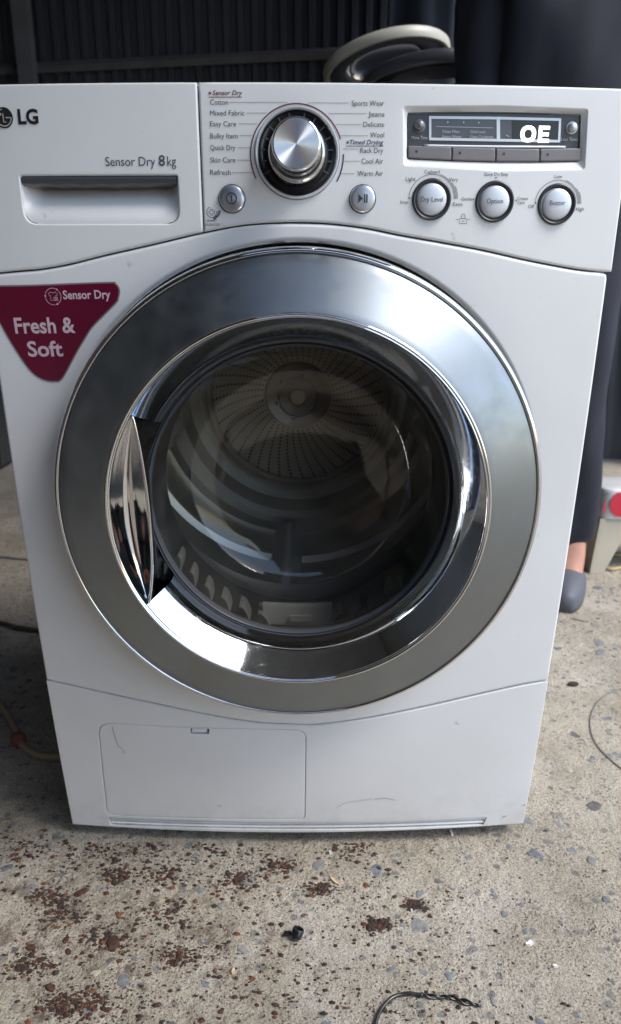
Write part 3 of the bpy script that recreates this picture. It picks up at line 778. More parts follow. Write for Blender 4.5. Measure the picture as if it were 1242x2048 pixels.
# chrome funnel from the lip down to the glass, cut away where the handle is
BL = [(265, 833), (276, 880), (287, 940), (295.5, 1000), (301, 1060), (304, 1120), (303, 1165), (297.5, 1207)]
blade = [PL(u, v, -.0462) for u, v in BL]; blade = [Vector(p) for p in spline([tuple(b) for b in blade], 5)]
def ang(p): return math.atan2(p.x-DX, p.z-DZ)
A0, A1 = ang(blade[0]), ang(blade[-1])          # both on the left: negative
A1 = A1 if A1 < 0 else A1-2*PI
def funnel():
    prof = [(.1790, -.0460), (.1755, -.0419), (.1700, -.0350), (.1640, -.0275), (.1592, -.0213), (.1570, -.0160), (.1561, -.0100), (.1557, -.0040), (.1555, .0010)]
    a_start, a_end = A0, A1+2*PI; n = 220; vs = []; fs = []; m = len(prof)
    for k in range(n+1):
        q = a_start+(a_end-a_start)*k/n
        for r, y in prof: vs.append((DX+r*math.sin(q), y, DZ+r*math.cos(q)))
    for k in range(n):
        for i in range(m-1): fs.append([k*m+i, k*m+i+1, (k+1)*m+i+1, (k+1)*m+i])
    mk('chrome_funnel', vs, fs, CHROME_D, door, smooth=True)
funnel()
def handle():
    n = len(blade)-1; m = 20; vs = []; fs = []
    for k in range(n+1):
        t = k/n; q = A0+(A1-A0)*t
        L = Vector((DX+.1788*math.sin(q), -.0462, DZ+.1788*math.cos(q))); B = blade[k]
        g = math.sin(PI*min(max(t, 0), 1))**.55
        for j in range(m+1):
            s = j/m; p = L.lerp(B, s)
            p.y += .017*g*(math.sin(PI*s**.8)**.9)
            vs.append(p)
    for k in range(n):
        for j in range(m): fs.append([k*(m+1)+j, k*(m+1)+j+1, (k+1)*(m+1)+j+1, (k+1)*(m+1)+j])
    h = mk('door_handle', vs, fs, CHROME, door, smooth=True)
    MB().tube([b+Vector((.0004, -.0006, 0)) for b in blade], [.0006]+[.0013]*(n-1)+[.0006], 10).build('handle_edge', CHROME, door, smooth=True)
    vs = []; fs = []; m = 8
    for k in range(n+1):
        t = k/n; q = A0+(A1-A0)*t; B = blade[k]
        E = Vector((DX+.1555*math.sin(q), .0010, DZ+.1555*math.cos(q)))
        for j in range(m+1):
            s = j/m; p = B.lerp(E, s); p.x += .004*math.sin(PI*s)*math.sin(PI*t); vs.append(p)
    for k in range(n):
        for j in range(m): fs.append([k*(m+1)+j, k*(m+1)+j+1, (k+1)*(m+1)+j+1, (k+1)*(m+1)+j])
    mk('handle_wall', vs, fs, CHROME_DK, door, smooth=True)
handle()
lathe('glass_gasket', [(.1556, .0011), (.1552, .0034), (.1545, .0042), (.1540, .0026), (.1532, .0022), (.1522, .0036), (.1512, .0066), (.1508, .0100)], D0, GASKET, door, 192, 60)
lathe('door_glass', [(.1514, .0060), (.1485, .018), (.1430, .034), (.1385, .050), (.1350, .066), (.1280, .079), (.1180, .088), (.095, .094), (.06, .098), (.03, .0995), (.0, .100)], D0, GLASS, door, 160, 80)
# inner frame behind the glass with the lint filter
lathe('door_frame', [(.1518, .0090), (.157, .011), (.170, .016), (.172, .02), (.180, .075), (.165, .080), (.150, .082)], D0, MGREY, door, 128, 40)
RIBM = simple('rib_plastic', (.20, .20, .185), .5)
def lint():
    f = MB(); a, b = PL(526, 1202, .052), PL(664, 1202, .052); z1 = a.z; z0 = PL(590, 1242, .045).z
    xs = [a.x+(b.x-a.x)*i/12 for i in range(13)]
    prof = [(.046, z0-.004), (.044, z1-.004), (.0455, z1-.0005), (.049, z1), (.0530, z1-.001), (.0535, z1-.012), (.0535, z0)]
    vs = [(x, y, z-.0016*math.sin(PI*i/12)) for i, x in enumerate(xs) for y, z in prof]; m = len(prof)
    fs = [[i*m+k, i*m+k+1, (i+1)*m+k+1, (i+1)*m+k] for i in range(12) for k in range(m-1)]
    fs += [list(range(m)), [12*m+k for k in range(m)][::-1]]
    o = mk('lint_filter', vs, fs, FILTER, DR, auto=40)
    p = PL(580, 1230, .0435); q = PL(622, 1242, .0435)
    MB().box(p.x, q.x, .0415, .0436, q.z, p.z).build('filter_tab', FILTER, o)
    for sgn, lst in ((-1, [12+8.5*i for i in range(6)]), (1, [13+8*i for i in range(5)])):
        for aa in lst:
            q = R(180-sgn*(aa+2)); vs = []; fs = []
            c = Vector((DX+.150*math.sin(q), 0, DZ+.150*math.cos(q))); rad = Vector((math.sin(q), 0, math.cos(q))); tan = Vector((math.cos(q), 0, -math.sin(q)))*(-sgn)
            for i in range(8):
                s = i/7
                for y in (.030, .060): vs.append(c+rad*(.0122-.0095*math.sin(s*PI*.62))+tan*(-.007+.017*s)+Vector((0, y+.008*s, 0)))
            for i in range(7): fs.append([2*i, 2*i+1, 2*i+3, 2*i+2])
            n0 = len(vs); vs += [v+rad*.0014 for v in vs]; fs += [[x+n0 for x in f][::-1] for f in fs]+[[2*i, 2*i+2, n0+2*i+2, n0+2*i] for i in range(7)]
            mk('filter_rib', vs, fs, RIBM, DR, smooth=False)
lint()
# drum
HUB = PL(596, 790, .50)
def drum():
    cz = HUB.z; cx = HUB.x
    d = lathe('drum', [(.165, .088), (.215, .095), (.250, .105), (.256, .13), (.256, .185), (.247, .189), (.247, .199), (.256, .203), (.256, .270), (.247, .274), (.247, .284), (.254, .288), (.246, .360), (.236, .364), (.236, .374), (.240, .378), (.222, .440), (.212, .452), (.200, .450), (.190, .456), (.184, .474), (.180, .492), (.165, .500)], (cx, 0, cz), DRUM, DR, 128, 22)
    lathe('drum_back', [(.165, .4995), (.161, .488), (.155, .488), (.151, .498), (.147, .498), (.144, .494), (.141, .498), (.056, .4995), (.052, .486), (.034, .480), (.029, .468), (.014, .464), (.012, .470), (0.0001, .470)], (cx, 0, cz), DRUMBACK, d, 96, 30)
    h = MB()
    for k in range(15):
        r = .060+.0058*k; n = 44
        for i in range(n):
            q = 2*PI*i/n+k*.3; x = cx+r*math.cos(q); z = cz+r*math.sin(q)
            h.add([(x+.0021*(.6+r*4)*math.cos(PI*j/3), .4966, z+.0021*(.6+r*4)*math.sin(PI*j/3)) for j in range(6)], [[0, 1, 2, 3, 4, 5]])
    o = h.build('perforation', DARK, d); o['kind'] = 'stuff'
    for k in range(6):
        q = 2*PI*k/6+.3; lathe('hub_bolt', [(.0045, .487), (.0045, .482), (.003, .480), (0.0001, .480)], (cx+.036*math.cos(q), 0, cz+.036*math.sin(q)), CHROME, d, 12)
    for aa in (-99, 101, 0, 184):
        q0 = R(aa); vs = []; fs = []; n = 14; W = 14
        for j in range(n+1):
            y = .12+.34*j/n; hh = (.050 if aa == 184 else .072)*math.sin(PI*min(1, (j+.6)/n*1.0))**.45 if 0 < j < n else 0.0
            for i in range(W+1):
                s = -1+2*i/W; q = q0+s*(.10 if aa == 184 else .20); rr = (.252-.04*max(0, (y-.30)/.16))-hh*(1 if abs(s) < .22 else max(0, 1-(abs(s)-.22)/.78)**1.3)
                vs.append((cx+rr*math.sin(q), y, cz+rr*math.cos(q)))
        for j in range(n):
            for i in range(W): fs.append([j*(W+1)+i, j*(W+1)+i+1, (j+1)*(W+1)+i+1, (j+1)*(W+1)+i])
        mk('drum_lifter', vs, fs, LIFTER, d, smooth=True)
drum()

# ------------------------------------------------------------------ programme dial
def on(u, v, d=0.):
    p = S(u, v, d); return p
yb = F(*DC); DP = (DC[0], yb, DC[1])
dial = lathe('program_dial', [(DRAD, .004), (DRAD, -.0012), (DRAD-.0005, -.0022), (DRAD-.0014, -.0024), (DRAD-.0022, -.0018), (DRAD-.0028, -.0004)], DP, SILVER, DR, 128, 50)
dial['label'] = 'large round program dial with spun metal face'
lathe('dial_dish', [(DRAD-.0028, -.0004), (DRAD-.0035, .0012), (.030, .0022), (.0262, .0018), (.0255, .001)], DP, BLACK, dial, 128, 30)
for k, a in enumerate([12, 30, 48, 66, 84, 102, 120]):
    for sg in (-1, 1):
        q = R(a*sg); vs = []
        for r, w, in ((.0275, .0007), (.0325, .0007)):
            for s in (1, -1): vs.append((DC[0]+r*math.sin(q)+s*w*math.cos(q), yb+.0012+(.0003 if r > .03 else .0005), DC[1]+r*math.cos(q)-s*w*math.sin(q)))
        mk('dial_mark', [Vector(v)+Vector((0, -.0008, 0)) for v in vs], [[0, 1, 3, 2]], SMOKE, dial)
lathe('dial_collar', [(.0256, .0012), (.0258, -.004), (.0252, -.0075), (.0240, -.0095), (.0225, -.0105)], DP, chrome_mat('worn_chrome', .16, (.62, .60, .57), .3), dial, 96, 50)
lathe('dial_body', [(.0225, -.0103), (.0214, -.0120), (.0208, -.020), (.0204, -.036), (.0203, -.0405)], DP, BLACK, dial, 96, 40)
lathe('dial_rim', [(.0203, -.0403), (.0205, -.0430), (.0203, -.0448), (.0194, -.0462), (.0186, -.0464)], DP, CHROME, dial, 96, 60)
lathe('dial_face', [(.0186, -.0462), (.012, -.0460), (.006, -.04585), (.0002, -.0458)], DP, KNOBFACE, dial, 128, 60)

# ------------------------------------------------------------------ push buttons
def button(name, u, v, r, h, dome, label, ring=None, capmat=BTN, d0=0.):
    p = on(u, v, d0); c = (p.x, p.y, p.z)
    if ring:
        b = lathe(name, [(ring, .003), (ring, -.0016), (ring-.0005, -.0026), (ring-.0014, -.0029), (ring-.0022, -.0024), (r+.0004, -.0008), (r+.0002, .002)], c, MGREY, DR, 96, 50)
        lathe('button_cap', [(r, .001)]+[(r*math.cos(t), -h-dome*math.sin(t)) for t in [PI/2*i/9 for i in range(9)]]+[(.0001, -h-dome)], c, capmat, b, 96, 60)
    else:
        b = lathe(name, [(r+.0006, .0005), (r+.0006, -.0003), (r, -.0003), (r, .0002)], c, BLACK, DR, 72, 50)
        lathe('button_cap', [(r-.0002, .001), (r-.0002, -h+.0008), (r-.0008, -h)]+[((r-.0012)*(1-i/6), -h-dome*(1-(1-i/6)**2)-.0003) for i in range(6)]+[(.0001, -h-dome-.0003)], c, capmat, b, 72, 40)
    b['label'] = label; return b, c
pw, pc = button('power_button', 464, 397.8, .0116, .0032, .0006, 'round silver power button')
pl, plc = button('play_pause_button', 725, 398, .0116, .0032, .0006, 'round silver start and pause button')
b1, _c = button('round_button', 863, 399, .0134, .0016, .0026, 'dry level button', ring=.0176, capmat=SILVERB if 'SILVERB' in globals() else SILVER)
b2, _c2 = button('round_button', 988.6, 403.6, .0134, .0016, .0026, 'option button', ring=.0176, capmat=SILVER)
b3, _c3 = button('round_button', 1112.4, 408.8, .0134, .0016, .0026, 'buzzer button', ring=.0176, capmat=SILVER)
def flat(name, loops2d, y, mat, parent):
    bm = fill2d(loops2d); bm.verts.index_update()
    vs = [(v.co.x, y, v.co.z) for v in bm.verts]; fs = [[v.index for v in f.verts] for f in bm.faces]; bm.free(); return mk(name, vs, fs, mat, parent)
x, y, z = pc
flat('power_symbol', [circle((x, z), .0049, 40), circle((x, z), .0040, 40)[::-1]], y-.0047, INKD, pw)
flat('power_symbol', [[(x-.0005, z-.0026), (x+.0005, z-.0026), (x+.0005, z+.0026), (x-.0005, z+.0026)]], y-.0047, INKD, pw)
x, y, z = plc
flat('play_symbol', [[(x-.0040, z-.0036), (x+.0003, z), (x-.0040, z+.0036)]], y-.0047, INKD, pl)
for dx in (.0016, .0036): flat('pause_symbol', [[(x+dx-.0006, z-.0036), (x+dx+.0006, z-.0036), (x+dx+.0006, z+.0036), (x+dx-.0006, z+.0036)]], y-.0047, INKD, pl)

# ------------------------------------------------------------------ display unit
dd = .0062
inner = [P2(815.5, 222.5), P2(815.3, 316.8), P2(903, 321), P2(991, 323.6), P2(1079, 323.6), P2(1162.5, 322), P2(1166.5, 226), P2(1080, 223), P2(980, 221), P2(900, 220.8)]
inner_d = [(p[0], p[1]) for p in inner][::-1]
def recess_walls():
    A = resample(rpoly(ro, .002, 3), .004); 
    cen = Vector(P2(990, 270)); B = []
    Bl = resample(rpoly(inner_d, .002, 3), .002)
    vs = []; fs = []
    for a in A:
        b = min(Bl, key=lambda q: (Vector(q)-(cen+(Vector(a)-cen)*.955)).length)
        vs += [(a[0], F(*a)+.0010, a[1]), (b[0], F(*b)+dd*.75, b[1]), (b[0], F(*b)+dd+.001, b[1])]
    n = len(A)
    for i in range(n):
        j = (i+1) % n; fs += [[3*i, 3*j, 3*j+1, 3*i+1], [3*i+1, 3*j+1, 3*j+2, 3*i+2]]
    mk('display_surround', vs, fs, WHITE, DR, auto=40)
recess_walls()
du = decal('display_unit', [resample(offset(inner_d, -.001), .008)], DGREY, DR, d=dd+.0003)
def frame(u0, v0, u1, v1, u2, v2, u3, v3, w, mat, name, d=dd-.0006, th=.001):
    q = [P2(u0, v0, d), P2(u1, v1, d), P2(u2, v2, d), P2(u3, v3, d)]; q = q if area2(q) > 0 else q[::-1]
    i = offset(q, w); vs = []; fs = []
    for dz, L in ((0, q), (0, i)):
        for p in L: vs.append((p[0], F(*p)+d, p[1]))
    for p in q: vs.append((p[0], F(*p)+d+th, p[1]))
    for p in i: vs.append((p[0], F(*p)+d+th, p[1]))
    for k in range(4):
        j = (k+1) % 4; fs += [[k, j, 4+j, 4+k], [k, 8+k, 8+j, j], [4+k, 4+j, 12+j, 12+k]]
    return mk(name, vs, fs, mat, du)
def quad(pts, mat, name, d, parent=None, th=0):
    q = [P2(u, v, d) for u, v in pts]; q = q if area2(q) > 0 else q[::-1]
    return decal(name, [resample(q, .006)], mat, parent or du, d=d)
frame(858, 232, 998, 233.5, 998, 283, 858, 280.5, .0021, SILVER, 'window_frame')
frame(995.5, 233.5, 1122.5, 236.5, 1120.5, 285, 995.5, 283, .0021, SILVER, 'window_frame')
quad([(861, 235), (996, 236), (996, 281), (861, 278)], SMOKE, 'indicator_window', dd-.0001)
quad([(998, 236), (1026, 237), (1026, 282), (998, 281)], SMOKE, 'indicator_window', dd-.0001)
quad([(1024, 239), (1118, 240), (1116.5, 282), (1024, 281)], SCREEN, 'digit_screen', dd-.0003)
# black strip along the top of the sunk panel
quad([(817, 222), (900, 220.8), (1000, 221), (1080, 223), (1162, 226), (1158, 232), (1080, 227.5), (1000, 226), (900, 225.5), (820, 228)], BLACK, 'display_top_strip', dd-.0004)
ls, lm, lpar = dd-.0008, INKW, du
def digits():
    d = dd-.0010; a, b = Vector(P2(1041, 267.5, d)), Vector(P2(1072, 267.5, d)); t_, b_ = P2(1056, 251, d)[1], P2(1056, 284.5, d)[1]
    cx, cz, rx_, rz_ = (a.x+b.x)/2, (t_+b_)/2, (b.x-a.x)/2, (t_-b_)/2
    sup = lambda rx, rz: [(cx+rx*math.copysign(abs(math.cos(q))**.86, math.cos(q)), cz+rz*math.copysign(abs(math.sin(q))**.86, math.sin(q))) for q in [2*PI*i/48+.01 for i in range(48)]]
    decal('lit_digit', [sup(rx_, rz_), sup(rx_-.0036, rz_-.0031)[::-1]], LIT, du, d=d)['label'] = 'lit white O on the display'
    x0, x1 = P2(1077, 267, d)[0], P2(1099, 267, d)[0]; w = .0034; h = .0030; m = (t_+b_)/2
    decal('lit_digit', [[(x0, b_), (x1, b_), (x1, b_+h), (x0+w, b_+h), (x0+w, m-h/2), (x1-.0006, m-h/2), (x1-.0006, m+h/2), (x0+w, m+h/2), (x0+w, t_-h), (x1, t_-h), (x1, t_), (x0, t_)]], LIT, du, d=d)['label'] = 'lit white E on the display'
digits()
words('Clean Filter', 884.5, 265.6, 919.6, 265.9, 5.5, INKW, du, d=ls)
words('Empty Water', 884.5, 275.7, 923, 276, 5.5, INKW, du, d=ls)
words('Child Lock', 940, 266.2, 971, 266.4, 5.5, INKW, du, d=ls)
words('Clean Condenser', 940, 276.2, 986.7, 276.5, 5.5, INKW, du, d=ls)
words('More Time', 823, 278, 855, 278.6, 6.5, INKW, du, d=ls)
words('Less Time', 1122, 281.5, 1154, 281.5, 6, INKW, du, d=ls)
for u, v in ((877, 263), (877, 273), (933, 263.5), (933, 273.5)): ribbon('indicator_dash', [P2(u, v, ls), P2(u+5, v+.1, ls)], .0004, INK, du, d=ls)
for u, v in ((896, 244.3), (927.6, 244.8), (958, 245.2)):
    x, z = P2(u, v, ls); decal('indicator_arrow', [[(x-.0007, z-.0009), (x+.0009, z), (x-.0007, z+.0009)]], INKW, du, d=ls)
ribbon('indicator_line', [P2(872, 253, ls), P2(930, 254.4, ls), P2(986, 255.8, ls)], .0004, INKW, du, d=ls)
a, b = P2(1012, 270, ls), P2(1018, 273, ls); ribbon('indicator_dash', [a, b], .0006, INKW, du, d=ls)
# light bar over the keys
def bar():
    pts = [P2(848, 291, dd-.003), P2(940, 292.6, dd-.003), P2(1040, 293.6, dd-.003), P2(1131, 294, dd-.003)]; pts = spline(pts, 6)
    MB().tube([(p[0], F(*p)+dd-.0022, p[1]) for p in pts], .0011, 10).build('light_bar', SILVER, du, smooth=True)
    ribbon('painted_bar_shadow', [(p[0], p[1]-.0021) for p in pts], .0022, BLACK, du, d=dd-.0002)  # black strip painted in as the shade below the bar
bar()
bu = [815.5, 903.3, 991, 1079, 1163]; tv = [291.5, 294.3, 296.8, 298, 296.5]; bv = [316.2, 320.6, 323.2, 323.2, 321.6]
for i in range(4):
    g = .7
    q = [P2(bu[i]+g, bv[i], dd-.002), P2((bu[i]+bu[i+1])/2, (bv[i]+bv[i+1])/2+.3, dd-.002), P2(bu[i+1]-g, bv[i+1], dd-.002), P2(bu[i+1]-g, tv[i+1], dd-.002), P2((bu[i]+bu[i+1])/2, (tv[i]+tv[i+1])/2, dd-.002), P2(bu[i]+g, tv[i], dd-.002)]
    k = panel('display_key', resample(q, .004), [], KEY, du, fil=.0011, back=.003, d=dd-.0032, step=.01)
    u, v = ((833, 303), (920, 305.6), (1008, 307.5), (1095.5, 309))[i]
    x, z = P2(u, v, dd-.0034); decal('key_dot', [circle((x, z), .0012, 14)], INKD, du, d=dd-.0034)
for u, v, rr in ((838.5, 252, .0040), (1143.5, 256, .0038)):
    p = S(u, v, dd); c = (p.x, p.y, p.z)
    lathe('time_button', [(rr+.0014, .0), (rr+.0012, -.0008), (rr+.0004, -.0009), (rr+.0002, 0), (rr, 0), (rr, -.0035), (rr*.86, -.0047), (rr*.5, -.0054), (.0001, -.0057)], c, SILVER if u > 1000 else simple('grey_nub', (.22, .22, .23), .3, .5), du, 40, 50)

# ------------------------------------------------------------------ printed words and lines
L = lambda s, u0, v0, u1, v1, cap, m=INK, **k: words(s, u0, v0, u1, v1, cap, m, cp, **k)
for s, u1, v in (('Cotton', 456, 209.2), ('Mixed Fabric', 489, 231), ('Easy Care', 472.5, 252.6), ('Bulky Item', 475.8, 276.7), ('Quick Dry', 471, 300.2), ('Skin Care', 471, 325), ('Refresh', 461.6, 349.8)):
    L(s, 420.6, v, u1, v, 10.2)
for s, u0, u1, v in (('Sports Wear', 703.5, 768.5, 211.3), ('Jeans', 737, 769, 233.2), ('Delicate', 726.6, 768.6, 253.6), ('Wool', 740.5, 768.3, 274.8), ('Rack Dry', 720.7, 766.5, 305.8), ('Cool Air', 723, 766.3, 327.4), ('Warm Air', 715, 765.7, 351.8)):
    L(s, u0, v, u1, v, 10.2)
L('Sensor Dry', 425, 190, 485, 190, 9, INKR, italic=.25, bold=.012)
L('Timed Drying', 699.5, 288.8, 767, 288.8, 9, INKB, italic=.25, bold=.012)
line([(417.5, 194.2), (484, 194)], 1.1, INKR, cp); line([(692.6, 292.2), (767, 292.2)], 1.1, INKB, cp)
for u, v, m in ((420, 186.5, INKR), (695.5, 285, INKB)):
    x, z = P2(u, v); decal('star_mark', [[(x+(.0016 if i % 2 == 0 else .0007)*math.sin(PI*i/5), z+(.0016 if i % 2 == 0 else .0007)*math.cos(PI*i/5)) for i in range(10)][::-1]], m, cp)
GL = simple('thin_grey_print', (.28, .29, .30), .5)
for pts in ([(458, 204.6), (574.5, 204.8), (578.5, 209.3)], [(493, 226), (533, 226)], [(478, 247.5), (514.5, 247.5)], [(479, 271), (505, 271)], [(475, 295.2), (500.5, 295.4)], [(474, 320.3), (501, 320.4)], [(464, 345.2), (509, 345.4)],
            [(614, 209.2), (617, 205.5), (698.5, 206)], [(657, 226.8), (733, 227)], [(671.5, 249), (723, 249)], [(681, 271.3), (736, 271.6)], [(686.5, 298), (717, 298)], [(688.5, 322.4), (720, 322.4)], [(680, 347.2), (709, 347.4)]):
    line(pts, .9, GL, cp)
AC = (.0005, .8034); AR = .0407
ribbon('red_dial_arc', [(p[0], p[1]) for p in arc(AC[0], AC[1], AR, -117, 71, 80)], .0010, INKR, cp)
ribbon('blue_dial_arc', [(p[0], p[1]) for p in arc(AC[0], AC[1], AR+.0006, 88, 120, 20)], .0011, INKB, cp)
words('Dry Level', 841.6, 403.3, 886, 403.3, 10, INKD, b1, d=-.0046)
words('Option', 973.3, 406.6, 1006, 406.6, 9.6, INKD, b2, d=-.0046)
words('Buzzer', 1099.5, 410.2, 1130.6, 410.2, 9.6, INKD, b3, d=-.0046)
for s, u0, u1, v, c in (('Light', 811.6, 831, 362, 8), ('Cupboard', 849, 879.5, 347, 7), ('Very', 898, 916, 362.6, 7.5), ('Iron', 801, 816.5, 408, 7.5), ('Extra', 906, 925, 412, 7.5), ('Damp Dry Beep', 969, 1016, 351.6, 6.6), ('Gentle', 923, 944, 401, 6.5), ('Crease', 1035, 1056, 399.6, 6), ('Care', 1034.5, 1049, 408, 6), ('Low', 1109, 1124.5, 356, 6.5), ('Off', 1056.4, 1068, 416.5, 7), ('High', 1152, 1167.5, 421.5, 7)):
    L(s, u0, v, u1, v, c)
for u, v in ((818.3, 396), (946.5, 398.7), (992, 355.5), (1032.3, 401), (1070.5, 406)):
    x, z = P2(u, v); decal('print_dot', [circle((x, z), .0007, 10)], INKD, cp)
for (u, v), rr in (((863, 399), .0207), ((1112.4, 408.8), .0202)):
    c = P2(u, v)
    for dr, a0 in ((0, -84), (.0010, 18), (.0020, 52), (.0030, 62)): ribbon('scale_arc', arc(c[0], c[1], rr+dr, a0, 88, 40), .0004, INK, cp)
# small padlock sign, smart diagnosis sign
x, z = P2(926, 440)
for pts, cl in (([(x-.0034, z-.0030), (x+.0034, z-.0030), (x+.0036, z+.0002), (x+.0026, z+.0012), (x-.0026, z+.0012), (x-.0036, z+.0002)], True), ([(x-.0016, z+.0012), (x-.0016, z+.0040), (x-.0006, z+.0050), (x+.0006, z+.0050), (x+.0016, z+.0040), (x+.0016, z+.0012)], False), ([(x-.0066, z+.0008), (x-.0042, z+.0004)], False), ([(x+.0042, z+.0004), (x+.0066, z+.0008)], False), ([(x-.0012, z-.0008), (x, z-.0012), (x+.0012, z-.0008)], False)):
    ribbon('child_lock_sign', pts, .0004, INK, cp, closed=cl)
x, z = P2(423.5, 424.5)
ribbon('diagnosis_sign', arc(x, z, .0044, 75, 340, 30), .0005, INK, cp)
k = .0010; cr = [(k, k), (k, 2*k+.0004), (-k, 2*k+.0004), (-k, k), (-2*k-.0004, k), (-2*k-.0004, -k), (-k, -k), (-k, -2*k-.0004), (k, -2*k-.0004), (k, -k), (2*k+.0004, -k), (2*k+.0004, k)]
ribbon('diagnosis_sign', [(x+a, z+b) for a, b in cr], .0005, INK, cp, closed=True)
ribbon('diagnosis_sign', [(x+.0064, z+.0014), (x+.0052, z-.0022), (x+.0012, z-.0056), (x+.0024, z-.0062), (x+.0066, z-.0028), (x+.0082, z+.0012)], .0005, INK, cp, closed=True)
ribbon('diagnosis_sign', [(x+.0073, z+.0010), (x+.0059, z-.0025), (x+.0020, z-.0058)], .0005, INK, cp)
L('SMART', 413.5, 443.8, 434, 443.8, 4.8); L('DIAGNOSIS', 407, 451.6, 440, 451.6, 4.8); L('TM', 442, 449, 446, 449, 2)
Ld = lambda s, u0, v0, u1, v1, cap, m, **k: words(s, u0, v0, u1, v1, cap, m, dp, **k)
LOGOK = simple('logo_dark', (.022, .021, .020), .35)
Ld('LG', 37, 247.3, 77.6, 247.0, 28, LOGOK, bold=.035)
Ld('Sensor Dry', 211.5, 332, 311, 331.5, 18, INK, bold=0); Ld('8', 318, 331.5, 330.7, 331.5, 21, INK, bold=.010); Ld('kg', 335, 331.5, 352.5, 331.5, 19, INK)
x, z = P2(8, 235.6); rr = abs(P2(8, 214.2)[1]-z)
em = decal('round_emblem', [circle((x, z), rr, 60)], LOGOK, dp, d=-.0005)
LP_ = simple('emblem_pale_line', (.50, .50, .49), .4)
ribbon('emblem_line', arc(x, z, rr*.80, 90, 352, 50), rr*.09, LP_, em, d=-.0007)
ribbon('emblem_line', [(x+rr*.20, z), (x+rr*.80, z)], rr*.09, LP_, em, d=-.0007)
ribbon('emblem_line', [(x-rr*.06, z+rr*.42), (x-rr*.06, z-rr*.42), (x+rr*.22, z-rr*.42)], rr*.09, LP_, em, d=-.0007)
decal('emblem_dot', [circle((x-rr*.34, z+rr*.32), rr*.12, 16)], LP_, em, d=-.0007)

# ------------------------------------------------------------------ maroon sticker
so_ = [(-44, 571.5), (60, 569.5), (214, 563.6), (232, 566.5), (240.5, 580), (238, 597), (232, 608), (188, 652.6), (170, 680), (155, 705), (131, 750), (122, 761), (114, 764), (90, 761.5), (63, 745), (31, 701), (0, 648), (-30, 596), (-46, 580)]
sp_ = [P2(u, v) for u, v in so_]; sp_ = spline(sp_[::-1] if area2(sp_) < 0 else sp_, 4, True)
st = decal('sticker', [sp_], STKRIM, DR, d=-.0004); st['label'] = 'maroon rounded triangle sticker reading Sensor Dry Fresh & Soft'
decal('sticker_face', [offset(sp_, .0014)], MAROON, st, d=-.0006)
Ls = lambda s, u0, v0, u1, v1, cap, **k: words(s, u0, v0, u1, v1, cap, STKTXT, st, d=-.0008, **k)
Ls('Sensor Dry', 126.8, 598, 221.5, 596.8, 16.5, bold=.022); Ls('Fresh &', 31, 666.5, 151.5, 665, 30, bold=.022); Ls('Soft', 57, 712.5, 127, 711.8, 29, bold=.022)
x, z = P2(106.8, 593)
for a0 in (-70, 50, 170):
    ribbon('sticker_icon', arc(x, z, .0076, a0, a0+98, 16), .0005, STKTXT, st, d=-.0008)
    q = R(a0+100); px, pz = x+.0076*math.sin(q), z+.0076*math.cos(q); tx, tz = math.cos(q), -math.sin(q)
    decal('sticker_icon', [[(px-tz*.0011, pz+tx*.0011), (px+tz*.0011, pz-tx*.0011), (px+tx*.0020, pz+tz*.0020)][::-1]], STKTXT, st, d=-.0008)
sh = [(-.0045, .0022), (-.0022, .0042), (-.0010, .0034), (.0010, .0034), (.0022, .0042), (.0045, .0022), (.0034, .0006), (.0026, .0012), (.0026, -.0030), (-.0026, -.0034), (-.0026, .0012), (-.0036, .0008)]
ribbon('sticker_icon', [(x+a, z+b) for a, b in sh], .0004, STKTXT, st, d=-.0008, closed=True)
for k in range(3): ribbon('sticker_icon', [(x+.0002+.0045*i/8, z-.0008-.0013*k+.0003*math.sin(i*1.5)) for i in range(9)], .0004, STKTXT, st, d=-.0009)

# ------------------------------------------------------------------ marks of use
SCR = simple('brown_scratch', (.20, .17, .12), .7); SMU = simple('tan_smear', (.46, .43, .36), .8)
ribbon('scratch_mark', [P2(u, v) for u, v in spline([(224, 1452), (229, 1470), (236, 1490), (244, 1497), (249, 1506)], 4)], .0006, SCR, hp)
ribbon('scratch_mark', [P2(u, v) for u, v in spline([(750, 1598), (770, 1596), (790, 1600)], 4)], .0012, SMU, kp)
ribbon('scratch_mark', [P2(u, v) for u, v in spline([(672, 1616), (690, 1606), (720, 1601), (745, 1597)], 4)], .0006, SMU, kp)
ribbon('scratch_mark', [P2(u, v) for u, v in ((1020, 1497), (1030, 1501))], .0012, simple('pale_scuff', (.8, .8, .8), .6), kp)
for u, v in ((1009, 1633), (1049, 1610)): ribbon('scratch_mark', [P2(u-5, v+1), P2(u, v), P2(min(u+3, 1051), v-2)], .0010, SCR, kp)
# ================================================================== PEOPLE
SKIN = simple('skin', (.42, .21, .145), .5, bump=.1, bscale=400, var=.08, vscale=25)
def skinmesh(name, J, E, mat, parent, sub=3, root=0):
    me = bpy.data.meshes.new(name); names = list(J); ix = {k: i for i, k in enumerate(names)}
    me.from_pydata([J[k][:3] for k in names], [(ix[a], ix[b]) for a, b in E], [])
    o = bpy.data.objects.new(name, me); C.objects.link(o); m = o.modifiers.new('s', 'SKIN'); m.use_smooth_shade = True
    for i, k in enumerate(names):
        r = J[k][3]; r2 = J[k][4] if len(J[k]) > 4 else r; me.skin_vertices[0].data[i].radius = (r, r2)
    me.skin_vertices[0].data[root].use_root = True
    o.modifiers.new('u', 'SUBSURF').levels = sub
    dg = bpy.context.evaluated_depsgraph_get(); dg.update(); ev = o.evaluated_get(dg).to_mesh()
    vs = [tuple(v.co) for v in ev.vertices]; fs = [list(p.vertices) for p in ev.polygons]
    bpy.data.objects.remove(o); return mk(name, vs, fs, mat, parent, smooth=True)
def chain(*k): return list(zip(k, k[1:]))
